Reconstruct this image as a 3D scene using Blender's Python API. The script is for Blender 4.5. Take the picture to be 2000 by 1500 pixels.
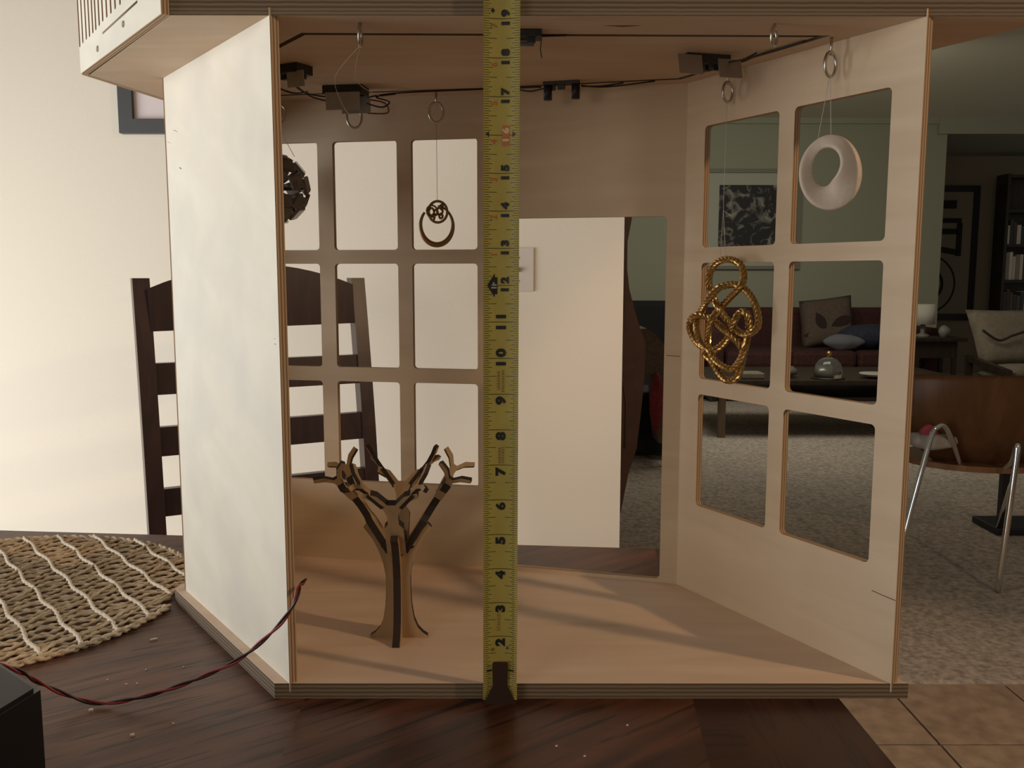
import bpy, bmesh, math, random
from mathutils import Vector, Matrix
random.seed(7)
for o in list(bpy.data.objects): bpy.data.objects.remove(o)
U = 0.0254           # everything below is laid out in inches; table top is z = 0, room floor is z = -29.5
ZF = 29.5
def V(x, y, z): return Vector((x*U, y*U, (z+ZF)*U))
scene = bpy.context.scene
COL = scene.collection
# ------------------------------------------------------------------ camera, world, lights, exposure
cam = bpy.data.cameras.new('camera'); camo = bpy.data.objects.new('camera', cam); COL.objects.link(camo)
r_ = Vector((0.99999799, -0.00171109, 0.00104737)); u_ = Vector((-0.000832633, 0.121002454, 0.992651859)); f_ = Vector((0.00182526, 0.99265073, -0.12100079))
M = Matrix(((r_.x, u_.x, -f_.x), (r_.y, u_.y, -f_.y), (r_.z, u_.z, -f_.z)))
camo.matrix_world = Matrix.Translation(V(0.3781, -25.115, 12.3152)) @ M.to_4x4()
cam.sensor_width = 36; cam.lens = 36*1766.32/2000; cam.clip_start = 0.02; cam.clip_end = 60
scene.camera = camo
scene.view_settings.view_transform = 'Standard'; scene.view_settings.look = 'None'
scene.view_settings.gamma = 1; scene.view_settings.use_curve_mapping = False
scene.view_settings.exposure = 0.10
w = bpy.data.worlds.new('world'); scene.world = w; w.use_nodes = True
w.node_tree.nodes['Background'].inputs[0].default_value = (0.95, 0.90, 0.80, 1)
w.node_tree.nodes['Background'].inputs[1].default_value = 0.105
def light(name, kind, loc, target, energy, color, size=None, size_y=None, spot=None, blend=.3, soft=.05):
    l = bpy.data.lights.new(name, kind); o = bpy.data.objects.new(name, l); COL.objects.link(o)
    o.location = V(*loc); d = (V(*target)-V(*loc)); o.rotation_euler = d.to_track_quat('-Z', 'Y').to_euler()
    l.energy = energy; l.color = color
    if kind == 'AREA':
        l.shape = 'RECTANGLE'; l.size = size*U; l.size_y = (size_y or size)*U
    else: l.shadow_soft_size = soft
    if kind == 'SPOT': l.spot_size = spot; l.spot_blend = blend
    return o
# daylight from the dining-room window on the left
light('window_daylight', 'AREA', (-84, 9, 0), (-10, 22, -4), 42, (0.93, 0.96, 1.0), 74, 54)
light('front_left_fill', 'AREA', (-62, -78, 22), (6, 6, 8), 9, (1.0, 0.88, 0.76), 40, 44)  # added fill light, not a window; brightens the right window panel
# low warm lamp to the right of the table
light('warm_lamp_right', 'POINT', (70, -29, 50), (0, 0, 0), 42, (1.0, 0.66, 0.38), soft=.05)
# warm ceiling lamp over the passage beside the table
light('ceiling_spot', 'SPOT', (24, 40, 64), (24, 42, -29.5), 27, (1.0, 0.62, 0.36), spot=math.radians(62), blend=.25, soft=.06)
# warm area light high in the living room, no fixture modelled
light('living_room_light', 'AREA', (60, 200, 62), (80, 260, -20), 34, (1.0, 0.93, 0.78), 70, 60)

# ------------------------------------------------------------------ materials
MAT = {}
def nt(name, rough=.6, metal=0., spec=.5):
    m = bpy.data.materials.new(name); m.use_nodes = True; MAT[name] = m
    n = m.node_tree.nodes; b = n['Principled BSDF']
    b.inputs['Roughness'].default_value = rough; b.inputs['Metallic'].default_value = metal
    b.inputs['Specular IOR Level'].default_value = spec
    return m, n, m.node_tree.links, b
def plain(name, col, rough=.6, metal=0., spec=.5, var=.0, scale=60, bump=0., trans=0., alpha=1.):
    m, n, l, b = nt(name, rough, metal, spec)
    c = (*col, 1)
    b.inputs['Base Color'].default_value = c
    if trans: b.inputs['Transmission Weight'].default_value = trans
    if alpha < 1: b.inputs['Alpha'].default_value = alpha
    if var or bump:
        t = n.new('ShaderNodeTexCoord'); no = n.new('ShaderNodeTexNoise'); no.inputs['Scale'].default_value = scale
        no.inputs['Detail'].default_value = 6
        l.new(t.outputs['Object'], no.inputs['Vector'])
        if var:
            cr = n.new('ShaderNodeValToRGB'); cr.color_ramp.elements[0].position = .3; cr.color_ramp.elements[1].position = .7
            cr.color_ramp.elements[0].color = (*[x*(1-var) for x in col], 1); cr.color_ramp.elements[1].color = (*[min(1, x*(1+var)) for x in col], 1)
            l.new(no.outputs['Fac'], cr.inputs[0]); l.new(cr.outputs[0], b.inputs['Base Color'])
        if bump:
            bp = n.new('ShaderNodeBump'); bp.inputs['Strength'].default_value = bump; bp.inputs['Distance'].default_value = .002
            l.new(no.outputs['Fac'], bp.inputs['Height']); l.new(bp.outputs[0], b.inputs['Normal'])
    return m
def wood(name, c1, c2, stretch=(3, 60, 60), rot=(0, 0, 0), rough=.5, dist=.8, c3=None, pore=0., spec=.5, loc=(0, 0, 0), lo=.35, hi=.65):
    m, n, l, b = nt(name, rough, spec=spec)
    t = n.new('ShaderNodeTexCoord'); mp0 = n.new('ShaderNodeMapping'); mp0.inputs['Rotation'].default_value = rot; mp0.inputs['Location'].default_value = loc
    mp = n.new('ShaderNodeMapping'); mp.inputs['Scale'].default_value = stretch
    l.new(t.outputs['Object'], mp0.inputs[0]); l.new(mp0.outputs[0], mp.inputs[0])
    no = n.new('ShaderNodeTexNoise'); no.inputs['Scale'].default_value = 1; no.inputs['Detail'].default_value = 8; no.inputs['Distortion'].default_value = dist
    l.new(mp.outputs[0], no.inputs['Vector'])
    cr = n.new('ShaderNodeValToRGB'); e = cr.color_ramp.elements
    e[0].position = lo; e[0].color = (*c1, 1); e[1].position = hi; e[1].color = (*c2, 1)
    l.new(no.outputs['Fac'], cr.inputs[0]); out = cr.outputs[0]
    if c3:     # large soft patches of another tone
        n2 = n.new('ShaderNodeTexNoise'); n2.inputs['Scale'].default_value = 14; n2.inputs['Detail'].default_value = 3
        l.new(mp0.outputs[0], n2.inputs['Vector'])
        r2 = n.new('ShaderNodeValToRGB'); r2.color_ramp.elements[0].position = .42; r2.color_ramp.elements[1].position = .68
        l.new(n2.outputs['Fac'], r2.inputs[0])
        mx = n.new('ShaderNodeMix'); mx.data_type = 'RGBA'; mx.inputs[7].default_value = (*c3, 1)
        l.new(r2.outputs[0], mx.inputs[0]); l.new(out, mx.inputs[6]); out = mx.outputs[2]
    if pore:
        mp2 = n.new('ShaderNodeMapping'); mp2.inputs['Scale'].default_value = tuple(s*(4 if s > 20 else 2.2) for s in stretch)
        l.new(mp0.outputs[0], mp2.inputs[0])
        n3 = n.new('ShaderNodeTexNoise'); n3.inputs['Scale'].default_value = 1; n3.inputs['Detail'].default_value = 3; n3.inputs['Distortion'].default_value = .4
        l.new(mp2.outputs[0], n3.inputs['Vector'])
        r3 = n.new('ShaderNodeValToRGB'); r3.color_ramp.elements[0].position = .36; r3.color_ramp.elements[1].position = .46
        r3.color_ramp.elements[0].color = (1-pore,)*3+(1,); r3.color_ramp.elements[1].color = (1, 1, 1, 1)
        l.new(n3.outputs['Fac'], r3.inputs[0])
        mx = n.new('ShaderNodeMix'); mx.data_type = 'RGBA'; mx.blend_type = 'MULTIPLY'; mx.inputs[0].default_value = 1
        l.new(out, mx.inputs[6]); l.new(r3.outputs[0], mx.inputs[7]); out = mx.outputs[2]
    l.new(out, b.inputs['Base Color'])
    return m
def plies(name, axis, period, light_c, dark_c):
    # ply layers: bands along one object axis (metres), roughened by noise
    m, n, l, b = nt(name, .75, spec=.25)
    t = n.new('ShaderNodeTexCoord'); sp = n.new('ShaderNodeSeparateXYZ'); l.new(t.outputs['Object'], sp.inputs[0])
    no = n.new('ShaderNodeTexNoise'); no.inputs['Scale'].default_value = 90; no.inputs['Detail'].default_value = 5
    l.new(t.outputs['Object'], no.inputs['Vector'])
    a = n.new('ShaderNodeMath'); a.operation = 'MULTIPLY'; a.inputs[1].default_value = 2*math.pi/period; l.new(sp.outputs[axis], a.inputs[0])
    s0 = n.new('ShaderNodeMath'); s0.operation = 'MULTIPLY_ADD'; s0.inputs[1].default_value = 1.6; l.new(no.outputs['Fac'], s0.inputs[0]); l.new(a.outputs[0], s0.inputs[2])
    s = n.new('ShaderNodeMath'); s.operation = 'SINE'; l.new(s0.outputs[0], s.inputs[0])
    cr = n.new('ShaderNodeValToRGB'); e = cr.color_ramp.elements
    e[0].position = .30; e[0].color = (*dark_c, 1); e[1].position = .62; e[1].color = (*light_c, 1)
    mr = n.new('ShaderNodeMapRange'); mr.inputs[1].default_value = -1; mr.inputs[2].default_value = 1
    l.new(s.outputs[0], mr.inputs[0]); l.new(mr.outputs[0], cr.inputs[0]); l.new(cr.outputs[0], b.inputs['Base Color'])
    return m
birch = wood('birch_face', (.69, .545, .375), (.78, .635, .455), (5, 40, 40), rough=.62, c3=(.73, .58, .42), spec=.25)
birch_floor = wood('birch_floor_face', (.74, .55, .40), (.85, .67, .51), (4, 34, 34), rough=.6, c3=(.80, .60, .47), spec=.25)
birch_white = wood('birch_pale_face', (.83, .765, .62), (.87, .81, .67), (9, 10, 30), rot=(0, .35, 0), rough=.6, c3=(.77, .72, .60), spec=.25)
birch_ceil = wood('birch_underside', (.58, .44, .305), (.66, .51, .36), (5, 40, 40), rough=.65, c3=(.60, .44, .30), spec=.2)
ply_z = plies('ply_edge_board', 2, .0031, (.25, .185, .12), (.135, .095, .06))
ply_y = plies('ply_edge_panel', 1, .0024, (.60, .42, .26), (.30, .185, .10))
groove = plain('routed_groove', (.07, .045, .03), .8)
steel = plain('zinc_steel', (.62, .58, .50), .28, 1.)
steel_dull = plain('dull_steel', (.46, .43, .40), .42, .9)
blackplastic = plain('black_plastic', (.012, .012, .014), .45)
dark_board = plain('dark_circuit', (.03, .028, .025), .5, var=.5, scale=500)
wire_red = plain('red_insulation', (.30, .035, .04), .4)
wire_blk = plain('black_insulation', (.02, .015, .015), .4)
nylon = plain('nylon_line', (.75, .72, .66), .2, spec=.8)
gold = plain('gold_mesh', (.50, .32, .12), .26, .95)
bronze = plain('bronze', (.36, .22, .10), .35, .85)
porcelain = plain('porcelain', (.78, .66, .54), .45, bump=.25, scale=220)
m_, n_, l_, b_ = nt('smoky_crystal', .25, spec=.5); b_.inputs['Base Color'].default_value = (.24, .19, .155, 1); b_.inputs['Transmission Weight'].default_value = .35; b_.inputs['Coat Weight'].default_value = .3
crystal = m_
laser_ply = wood('laser_cut_ply', (.42, .28, .15), (.52, .36, .20), (60, 60, 6), rough=.6, spec=.3)
char = plain('charred_edge', (.035, .022, .014), .7)
tape_y = plain('tape_yellow', (.60, .53, .16), .38, spec=.5, var=.06, scale=40)
tape_blk = plain('tape_black_ink', (.012, .012, .010), .5)
tape_tick = plain('tape_tick_ink', (.09, .075, .015), .5)
tape_red = plain('tape_red_ink', (.42, .13, .05), .5)
tape_brn = plain('tape_brown_ink', (.24, .13, .04), .5)
tape_pale = plain('tape_pale_ink', (.55, .45, .22), .5)
hookm = plain('tape_hook_metal', (.13, .085, .06), .38, .8)
table_l = wood('table_veneer_left', (.085, .032, .018), (.17, .070, .040), (7, 60, 60), rot=(0, 0, math.radians(-35)), rough=.42, pore=.7, dist=.5)
table_m = wood('table_veneer_middle', (.040, .012, .006), (.125, .040, .018), (5, 42, 42), rot=(0, 0, math.radians(-38)), rough=.38, pore=.7, dist=.5)
table_r = wood('table_veneer_right', (.040, .011, .005), (.062, .018, .008), (60, 7, 60), rough=.32, pore=.5, dist=.3)
table_c = wood('table_veneer_band', (.040, .011, .006), (.055, .017, .008), (6, 90, 60), rough=.32, pore=.5, dist=.3)
table_e = plain('table_edge_stain', (.05, .018, .010), .35)
rope_m = wood('seagrass', (.62, .47, .31), (.84, .68, .49), (90, 90, 90), rough=.85, spec=.15)
rope_l = wood('seagrass_pale', (.74, .61, .45), (.90, .78, .62), (90, 90, 90), rough=.8, spec=.15)
chair_w = wood('dark_espresso_wood', (.030, .014, .012), (.055, .022, .018), (40, 40, 5), rough=.33)
wallm = plain('cream_wall_paint', (.86, .785, .645), .8, spec=.2, bump=.15, scale=260)
farwall = plain('sage_wall_paint', (.34, .35, .27), .9, spec=.1)
ceilm = plain('ceiling_paint', (.80, .78, .64), .9, spec=.1)
alcove = plain('alcove_wall_paint', (.30, .26, .20), .9, spec=.1)
carpet = plain('carpet_pile', (.43, .375, .32), .95, spec=.05, var=.35, scale=55, bump=1.)
tilem = plain('travertine_tile', (.38, .28, .20), .45, var=.25, scale=22, bump=.2)
groutm = plain('tile_grout', (.20, .125, .08), .9)
framem = plain('grey_black_frame', (.06, .062, .06), .45)
matm = plain('pink_mat_board', (.80, .70, .67), .7)
platem = plain('switch_plate', (.74, .66, .58), .4)
screwm = plain('screw_grey', (.25, .22, .18), .4, .6)
burg = plain('burgundy_upholstery', (.055, .016, .014), .85, var=.3, scale=40)
blackfab = plain('black_fabric', (.012, .012, .013), .9)
taupe = plain('taupe_cushion', (.11, .08, .06), .9, var=.2, scale=60)
leafm = plain('dark_leaf_print', (.035, .022, .018), .9)
bluef = plain('blue_cloth', (.03, .036, .06), .9, var=.3, scale=40)
whitef = plain('white_cloth', (.42, .39, .36), .9)
cream = plain('cream_upholstery', (.20, .17, .125), .9, var=.15, scale=30)
darkwood = wood('far_dark_wood', (.022, .015, .010), (.04, .026, .018), (30, 30, 5), rough=.4)
tanwood = wood('far_tan_wood', (.13, .085, .05), (.17, .11, .07), (30, 30, 5), rough=.5)
copper_ply = wood('molded_walnut', (.20, .098, .042), (.26, .13, .06), (20, 20, 5), rough=.33)
chrome = plain('chrome', (.85, .85, .82), .10, 1.)
m_, n_, l_, b_ = nt('clear_glass', .03); b_.inputs['Base Color'].default_value = (.9, .93, .9, 1); b_.inputs['Transmission Weight'].default_value = .95
glass = m_
redplaid = plain('red_plaid', (.17, .018, .02), .9, var=.4, scale=30)
brownlea = plain('brown_leather', (.13, .065, .042), .5, var=.15, scale=20)
paper = plain('print_paper', (.28, .25, .19), .8)
printm_, n_, l_, b_ = nt('mottled_print', .7)
_t = n_.new('ShaderNodeTexCoord'); _n = n_.new('ShaderNodeTexNoise'); _n.inputs['Scale'].default_value = 9; _n.inputs['Detail'].default_value = 4; _n.inputs['Distortion'].default_value = 1.5
_c = n_.new('ShaderNodeValToRGB'); _c.color_ramp.elements[0].position = .5; _c.color_ramp.elements[0].color = (.018, .018, .018, 1); _c.color_ramp.elements[1].position = .72; _c.color_ramp.elements[1].color = (.33, .32, .28, 1)
l_.new(_t.outputs['Object'], _n.inputs['Vector']); l_.new(_n.outputs['Fac'], _c.inputs[0]); l_.new(_c.outputs[0], b_.inputs['Base Color'])
matgrey = plain('pale_mat', (.42, .43, .36), .8)

# ------------------------------------------------------------------ builders
def empty(name, loc, label=None, cat=None, group=None):
    o = bpy.data.objects.new(name, None); COL.objects.link(o); o.location = V(*loc); o.empty_display_size = .02
    tag(o, label, cat, group); return o
def tag(o, label=None, cat=None, group=None, kind=None):
    if label: o['label'] = label
    if cat: o['category'] = cat
    if group: o['group'] = group
    if kind: o['kind'] = kind
    return o
def put(o, parent):
    """parent without moving (parents are unrotated empties / objects placed in world space)"""
    if parent is not None:
        bpy.context.view_layer.update()
        o.parent = parent; o.matrix_parent_inverse = parent.matrix_world.inverted()
    return o
PM = {}
def world_of(o): return PM.get(o.name, Matrix.Translation(o.location) if o.parent is None else None)
def link(name, me, mats, parent=None, mw=None, smooth=False):
    o = bpy.data.objects.new(name, me); COL.objects.link(o)
    for m in (mats if isinstance(mats, (list, tuple)) else [mats]): me.materials.append(m)
    if mw is None: mw = Matrix.Identity(4)
    if parent is not None:
        o.parent = parent; pw = WM[parent.name]; o.matrix_parent_inverse = Matrix.Identity(4)
        o.matrix_basis = pw.inverted() @ mw
    else: o.matrix_basis = mw
    WM[o.name] = mw
    if smooth: me.polygons.foreach_set('use_smooth', [True]*len(me.polygons))
    return o
WM = {}
def E(name, loc, label, cat, group=None):
    o = empty(name, loc, label, cat, group); WM[o.name] = Matrix.Translation(V(*loc)); return o
class B:
    """collects geometry; coordinates in inches (world), converted with V unless local=True"""
    def __init__(s, local=False): s.bm = bmesh.new(); s.local = local
    def P(s, p): return Vector(p)*U if s.local else V(*p)
    def box(s, x0, x1, y0, y1, z0, z1, mi=0, bev=0):
        vs = [s.bm.verts.new(s.P((x, y, z))) for z in (z0, z1) for y in (y0, y1) for x in (x0, x1)]
        fs = []
        for f in ((0, 2, 3, 1), (4, 5, 7, 6), (0, 1, 5, 4), (2, 6, 7, 3), (0, 4, 6, 2), (1, 3, 7, 5)):
            k = s.bm.faces.new([vs[i] for i in f]); k.material_index = mi; fs.append(k)
        if bev:
            es = list({e for f in fs for e in f.edges})
            bmesh.ops.bevel(s.bm, geom=es, offset=bev*U, segments=2, affect='EDGES', profile=.5)
        return s
    def obox(s, c, ax, ay, az, hx, hy, hz, mi=0, bev=0):
        c, ax, ay, az = Vector(c), Vector(ax).normalized(), Vector(ay).normalized(), Vector(az).normalized()
        vs = [s.bm.verts.new(s.P(c+ax*hx*i+ay*hy*j+az*hz*k)) for k in (-1, 1) for j in (-1, 1) for i in (-1, 1)]
        fs = []
        for f in ((0, 2, 3, 1), (4, 5, 7, 6), (0, 1, 5, 4), (2, 6, 7, 3), (0, 4, 6, 2), (1, 3, 7, 5)):
            k = s.bm.faces.new([vs[i] for i in f]); k.material_index = mi; fs.append(k)
        if bev:
            es = list({e for f in fs for e in f.edges})
            bmesh.ops.bevel(s.bm, geom=es, offset=bev*U, segments=2, affect='EDGES', profile=.5)
        return s
    def prism(s, pts, z0, z1, mi=0, mi_side=None, mi_bot=None):
        lo = [s.bm.verts.new(s.P((x, y, z0))) for x, y in pts]; hi = [s.bm.verts.new(s.P((x, y, z1))) for x, y in pts]
        a = s.bm.faces.new(lo[::-1]); b = s.bm.faces.new(hi); a.material_index = mi if mi_bot is None else mi_bot; b.material_index = mi
        for i in range(len(pts)):
            j = (i+1) % len(pts); f = s.bm.faces.new([lo[i], lo[j], hi[j], hi[i]]); f.material_index = mi if mi_side is None else mi_side
        return s
    def slab(s, o, a, b, pts, th, mi=0, mi_side=1):
        """planar outline pts (u,v) in the frame origin o, axes a,b; thickness th centred"""
        o, a, b = Vector(o), Vector(a).normalized(), Vector(b).normalized(); n = a.cross(b)
        f0 = [s.bm.verts.new(s.P(o+a*u+b*v-n*th/2)) for u, v in pts]; f1 = [s.bm.verts.new(s.P(o+a*u+b*v+n*th/2)) for u, v in pts]
        k = s.bm.faces.new(f0[::-1]); k.material_index = mi; k = s.bm.faces.new(f1); k.material_index = mi
        for i in range(len(pts)):
            j = (i+1) % len(pts); f = s.bm.faces.new([f0[i], f0[j], f1[j], f1[i]]); f.material_index = mi_side
        return s
    def tube(s, pts, r, seg=8, closed=False, mi=0, rfun=None, cap=True):
        pts = [Vector(p) for p in pts]; n = len(pts); rings = []
        t0 = (pts[1]-pts[0]).normalized(); up = Vector((0, 0, 1)) if abs(t0.z) < .9 else Vector((1, 0, 0))
        nrm = (up-t0*up.dot(t0)).normalized()
        for i in range(n):
            if closed: t = (pts[(i+1) % n]-pts[i-1]).normalized()
            else: t = (pts[min(i+1, n-1)]-pts[max(i-1, 0)]).normalized()
            nrm = (nrm-t*nrm.dot(t)).normalized(); bn = t.cross(nrm)
            ring = []
            for k in range(seg):
                a = 2*math.pi*k/seg; rr = (r[i] if isinstance(r, (list, tuple)) else r)
                if rfun: rr = rr*rfun(i, k)
                ring.append(s.bm.verts.new(s.P(pts[i]+(nrm*math.cos(a)+bn*math.sin(a))*rr)))
            rings.append(ring)
        for i in range(n if closed else n-1):
            A, Bq = rings[i], rings[(i+1) % n]
            for k in range(seg):
                f = s.bm.faces.new([A[k], A[(k+1) % seg], Bq[(k+1) % seg], Bq[k]]); f.material_index = mi; f.smooth = True
        if cap and not closed:
            s.bm.faces.new(rings[0][::-1]).material_index = mi; s.bm.faces.new(rings[-1]).material_index = mi
        return s
    def lathe(s, c, prof, seg=20, mi=0):
        c = Vector(c); rings = [[s.bm.verts.new(s.P(c+Vector((r*math.cos(2*math.pi*k/seg), r*math.sin(2*math.pi*k/seg), z)))) for k in range(seg)] for r, z in prof]
        for A, Bq in zip(rings, rings[1:]):
            for k in range(seg):
                f = s.bm.faces.new([A[k], A[(k+1) % seg], Bq[(k+1) % seg], Bq[k]]); f.smooth = True; f.material_index = mi
        s.bm.faces.new(rings[0][::-1]); s.bm.faces.new(rings[-1])
        return s
    def blob(s, c, sx, sy, sz, seed=0, amp=.12, sub=3, mi=0):
        rnd = random.Random(seed); r = bmesh.ops.create_icosphere(s.bm, subdivisions=sub, radius=1)
        ph = [rnd.uniform(0, 6) for _ in range(6)]
        for v in r['verts']:
            p = v.co.copy(); k = 1+amp*(math.sin(3*p.x+ph[0])+math.sin(4*p.y+ph[1])+math.sin(3.5*p.z+ph[2])+.5*math.sin(8*p.x+5*p.y+ph[3]))/2
            v.co = s.P((c[0]+p.x*sx*k, c[1]+p.y*sy*k, c[2]+p.z*sz*k))
        for f in s.bm.faces: f.smooth = True
        return s
    def pillow(s, c, ax, ay, az, hx, hy, hz, n=10, mi=0):
        c, ax, ay, az = Vector(c), Vector(ax).normalized(), Vector(ay).normalized(), Vector(az).normalized()
        for sg in (-1, 1):
            g = []
            for i in range(n+1):
                row = []
                for j in range(n+1):
                    u = -1+2*i/n; v = -1+2*j/n; t = max(0, (1-u**4)*(1-v**4))**.5
                    pinch = 1-.07*(1-abs(u*v))*(abs(u)**3+abs(v)**3)/2
                    row.append(s.bm.verts.new(s.P(c+ax*hx*u*pinch+ay*hy*v*pinch+az*hz*t*sg)))
                g.append(row)
            for i in range(n):
                for j in range(n):
                    q = [g[i][j], g[i+1][j], g[i+1][j+1], g[i][j+1]]
                    f = s.bm.faces.new(q if sg > 0 else q[::-1]); f.smooth = True; f.material_index = mi
        bmesh.ops.remove_doubles(s.bm, verts=s.bm.verts[:], dist=1e-5)
        return s
    def done(s, name, mats, parent=None, mw=None, recalc=True, smooth=False, origin=None):
        if recalc: bmesh.ops.recalc_face_normals(s.bm, faces=s.bm.faces)
        if not s.local and mw is None:
            # put the origin at the centre bottom of the piece so that it sits where the thing is
            xs = [v.co for v in s.bm.verts]
            c = V(*origin) if origin else Vector(((min(p.x for p in xs)+max(p.x for p in xs))/2, (min(p.y for p in xs)+max(p.y for p in xs))/2, min(p.z for p in xs)))
            for v in s.bm.verts: v.co -= c
            mw = Matrix.Translation(c)
        me = bpy.data.meshes.new(name); s.bm.to_mesh(me); s.bm.free()
        return link(name, me, mats, parent, mw, smooth)
def rrect(x0, x1, z0, z1, r=.12, n=5):
    p = []
    for cx, cz, a0 in ((x1-r, z1-r, 0), (x0+r, z1-r, 90), (x0+r, z0+r, 180), (x1-r, z0+r, 270)):
        for i in range(n+1):
            a = math.radians(a0+90*i/n); p.append((cx+r*math.cos(a), cz+r*math.sin(a)))
    return p
def cut_panel(name, outer, holes, th, mats, parent, mw, y_is_thickness=True, sign=1):
    """flat outline with real cut-outs; local x = along, local z = up, local y = thickness; slot 0 face, slot 1 cut edge"""
    cu = bpy.data.curves.new(name, 'CURVE'); cu.dimensions = '2D'; cu.fill_mode = 'BOTH'; cu.extrude = th*U/2
    for pl in [outer]+holes:
        sp = cu.splines.new('POLY'); sp.points.add(len(pl)-1); sp.use_cyclic_u = True
        for q, (a, b) in zip(sp.points, pl): q.co = (a*U, b*U, 0, 1)
    tmp = bpy.data.objects.new('tmp', cu); COL.objects.link(tmp); dg = bpy.context.evaluated_depsgraph_get()
    me = bpy.data.meshes.new_from_object(tmp.evaluated_get(dg)); bpy.data.objects.remove(tmp); bpy.data.curves.remove(cu)
    me.name = name; me.materials.clear()
    bm = bmesh.new(); bm.from_mesh(me)
    bmesh.ops.remove_doubles(bm, verts=bm.verts[:], dist=1e-6)
    for v in bm.verts:
        x, y, z = v.co
        v.co = Vector((x, z+sign*th*U/2, y)) if y_is_thickness else Vector((x, y, z))
    bm.normal_update(); bmesh.ops.recalc_face_normals(bm, faces=bm.faces)
    for f in bm.faces:
        nn = abs(f.normal.y) if y_is_thickness else abs(f.normal.z)
        f.material_index = 0 if nn > .8 else 1; f.smooth = False
    bm.to_mesh(me); bm.free()
    return link(name, me, mats, parent, mw)
def frame_mw(A, Bp, outward, z=0):
    """local x from A to B, local y = outward normal"""
    d = Vector((Bp[0]-A[0], Bp[1]-A[1], 0)).normalized(); n = Vector((-d.y, d.x, 0))
    if n.dot(Vector((*outward, 0))) < 0: n = -n
    m = Matrix(((d.x, n.x, 0), (d.y, n.y, 0), (0, 0, 1))).to_4x4()
    return Matrix.Translation(V(A[0], A[1], z)) @ m
def smooth_path(pts, per=6, closed=False):
    P = [Vector(p) for p in pts]; n = len(P); out = []
    rng = range(n) if closed else range(n-1)
    for i in rng:
        p0, p1, p2, p3 = (P[(i-1) % n], P[i], P[(i+1) % n], P[(i+2) % n]) if closed else (P[max(i-1, 0)], P[i], P[i+1], P[min(i+2, n-1)])
        for k in range(per):
            t = k/per
            out.append(.5*((2*p1)+(-p0+p2)*t+(2*p0-5*p1+4*p2-p3)*t*t+(-p0+3*p1-3*p2+p3)*t**3))
    if not closed: out.append(P[-1])
    return out
def resample(pts, step):
    out = [pts[0]]; acc = 0
    for a, b in zip(pts, pts[1:]):
        L = (b-a).length
        while acc+L >= step:
            t = (step-acc)/L; a = a+(b-a)*t; out.append(a); L = (b-a).length; acc = 0
            if L < 1e-9: break
        acc += L
    return out
ST = lambda o: tag(o, kind='structure')

# ================================================================== THE SETTING
fl = ST(B().box(-110, 240, -70, 63.3, -31, -29.85).done('floor', groutm))
for i in range(6):
    for j in range(4):
        x0 = 26.8+12.2*i-.02*j; y0 = 14.9+12.15*j
        rnd = random.Random(i*7+j)
        B().box(x0+.13, x0+12.2-.13, y0+.13, y0+12.15-.13, -29.85, -29.5, bev=.06).done('tile', tilem, fl)
B().box(-110, 26.8, -70, 63.3, -29.85, -29.5).done('tile', tilem, fl)
# carpet beyond the tiles, slightly higher, as a gently uneven sheet
bm = B(); nx, ny = 90, 90
rnd = random.Random(3)
g = [[bm.bm.verts.new(bm.P((-110+350*i/nx, 63.2+330*(j/ny)**1.5, -29.38+(rnd.uniform(-.1, .1) if j else -.3)))) for i in range(nx+1)] for j in range(ny+1)]
for j in range(ny):
    for i in range(nx):
        f = bm.bm.faces.new([g[j][i], g[j][i+1], g[j+1][i+1], g[j+1][i]]); f.smooth = True
ST(bm.done('carpet', carpet, recalc=False))
ST(B().box(-86, 11.7, 66, 70.5, -29.5, 66.5).done('wall_back', wallm))
ST(B().box(11, 153.6, 300, 306, -29.5, 66.5).done('wall_far', farwall))
ST(B().box(11, 15, 230, 300, -29.5, 66.5).done('wall_far_left', farwall))
# left wall with window opening
wl = ST(B().box(-90, -86, -70, -30, -29.5, 66.5).box(-90, -86, 48, 66, -29.5, 66.5).box(-90, -86, -30, 48, -29.5, -28).box(-90, -86, -30, 48, 36, 66.5).done('wall_left', wallm))
B().box(-89, -86.5, -30, -28.5, -28, 36).box(-89, -86.5, 46.5, 48, -28, 36).box(-89, -86.5, -28.5, 46.5, 34.5, 36).box(-89, -86.5, -28.5, 46.5, -28, -26.5).box(-88.5, -87, 8, 9.5, -26.5, 34.5).done('window_frame', platem, wl)
ST(B().box(-90, 240, 60, 300, 66.5, 69).done('ceiling', ceilm))
ST(B().box(153.6, 240, 366, 370, -29.5, 62).done('wall_alcove', alcove))
ST(B().box(153.6, 156, 306, 366, -29.5, 62).done('wall_alcove_side', alcove))
ST(B().box(153.6, 240, 300, 370, 62, 69).done('ceiling_alcove', farwall))
ST(B().box(150, 240, 298.6, 300, 61, 66.5).done('trim_1', farwall))
ST(B().box(11, 150, 299, 300, 64.5, 66.5).done('trim_2', farwall))
ST(B().box(15, 153, 299.2, 300, -29.5, -26).done('baseboard_far', farwall))

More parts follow.
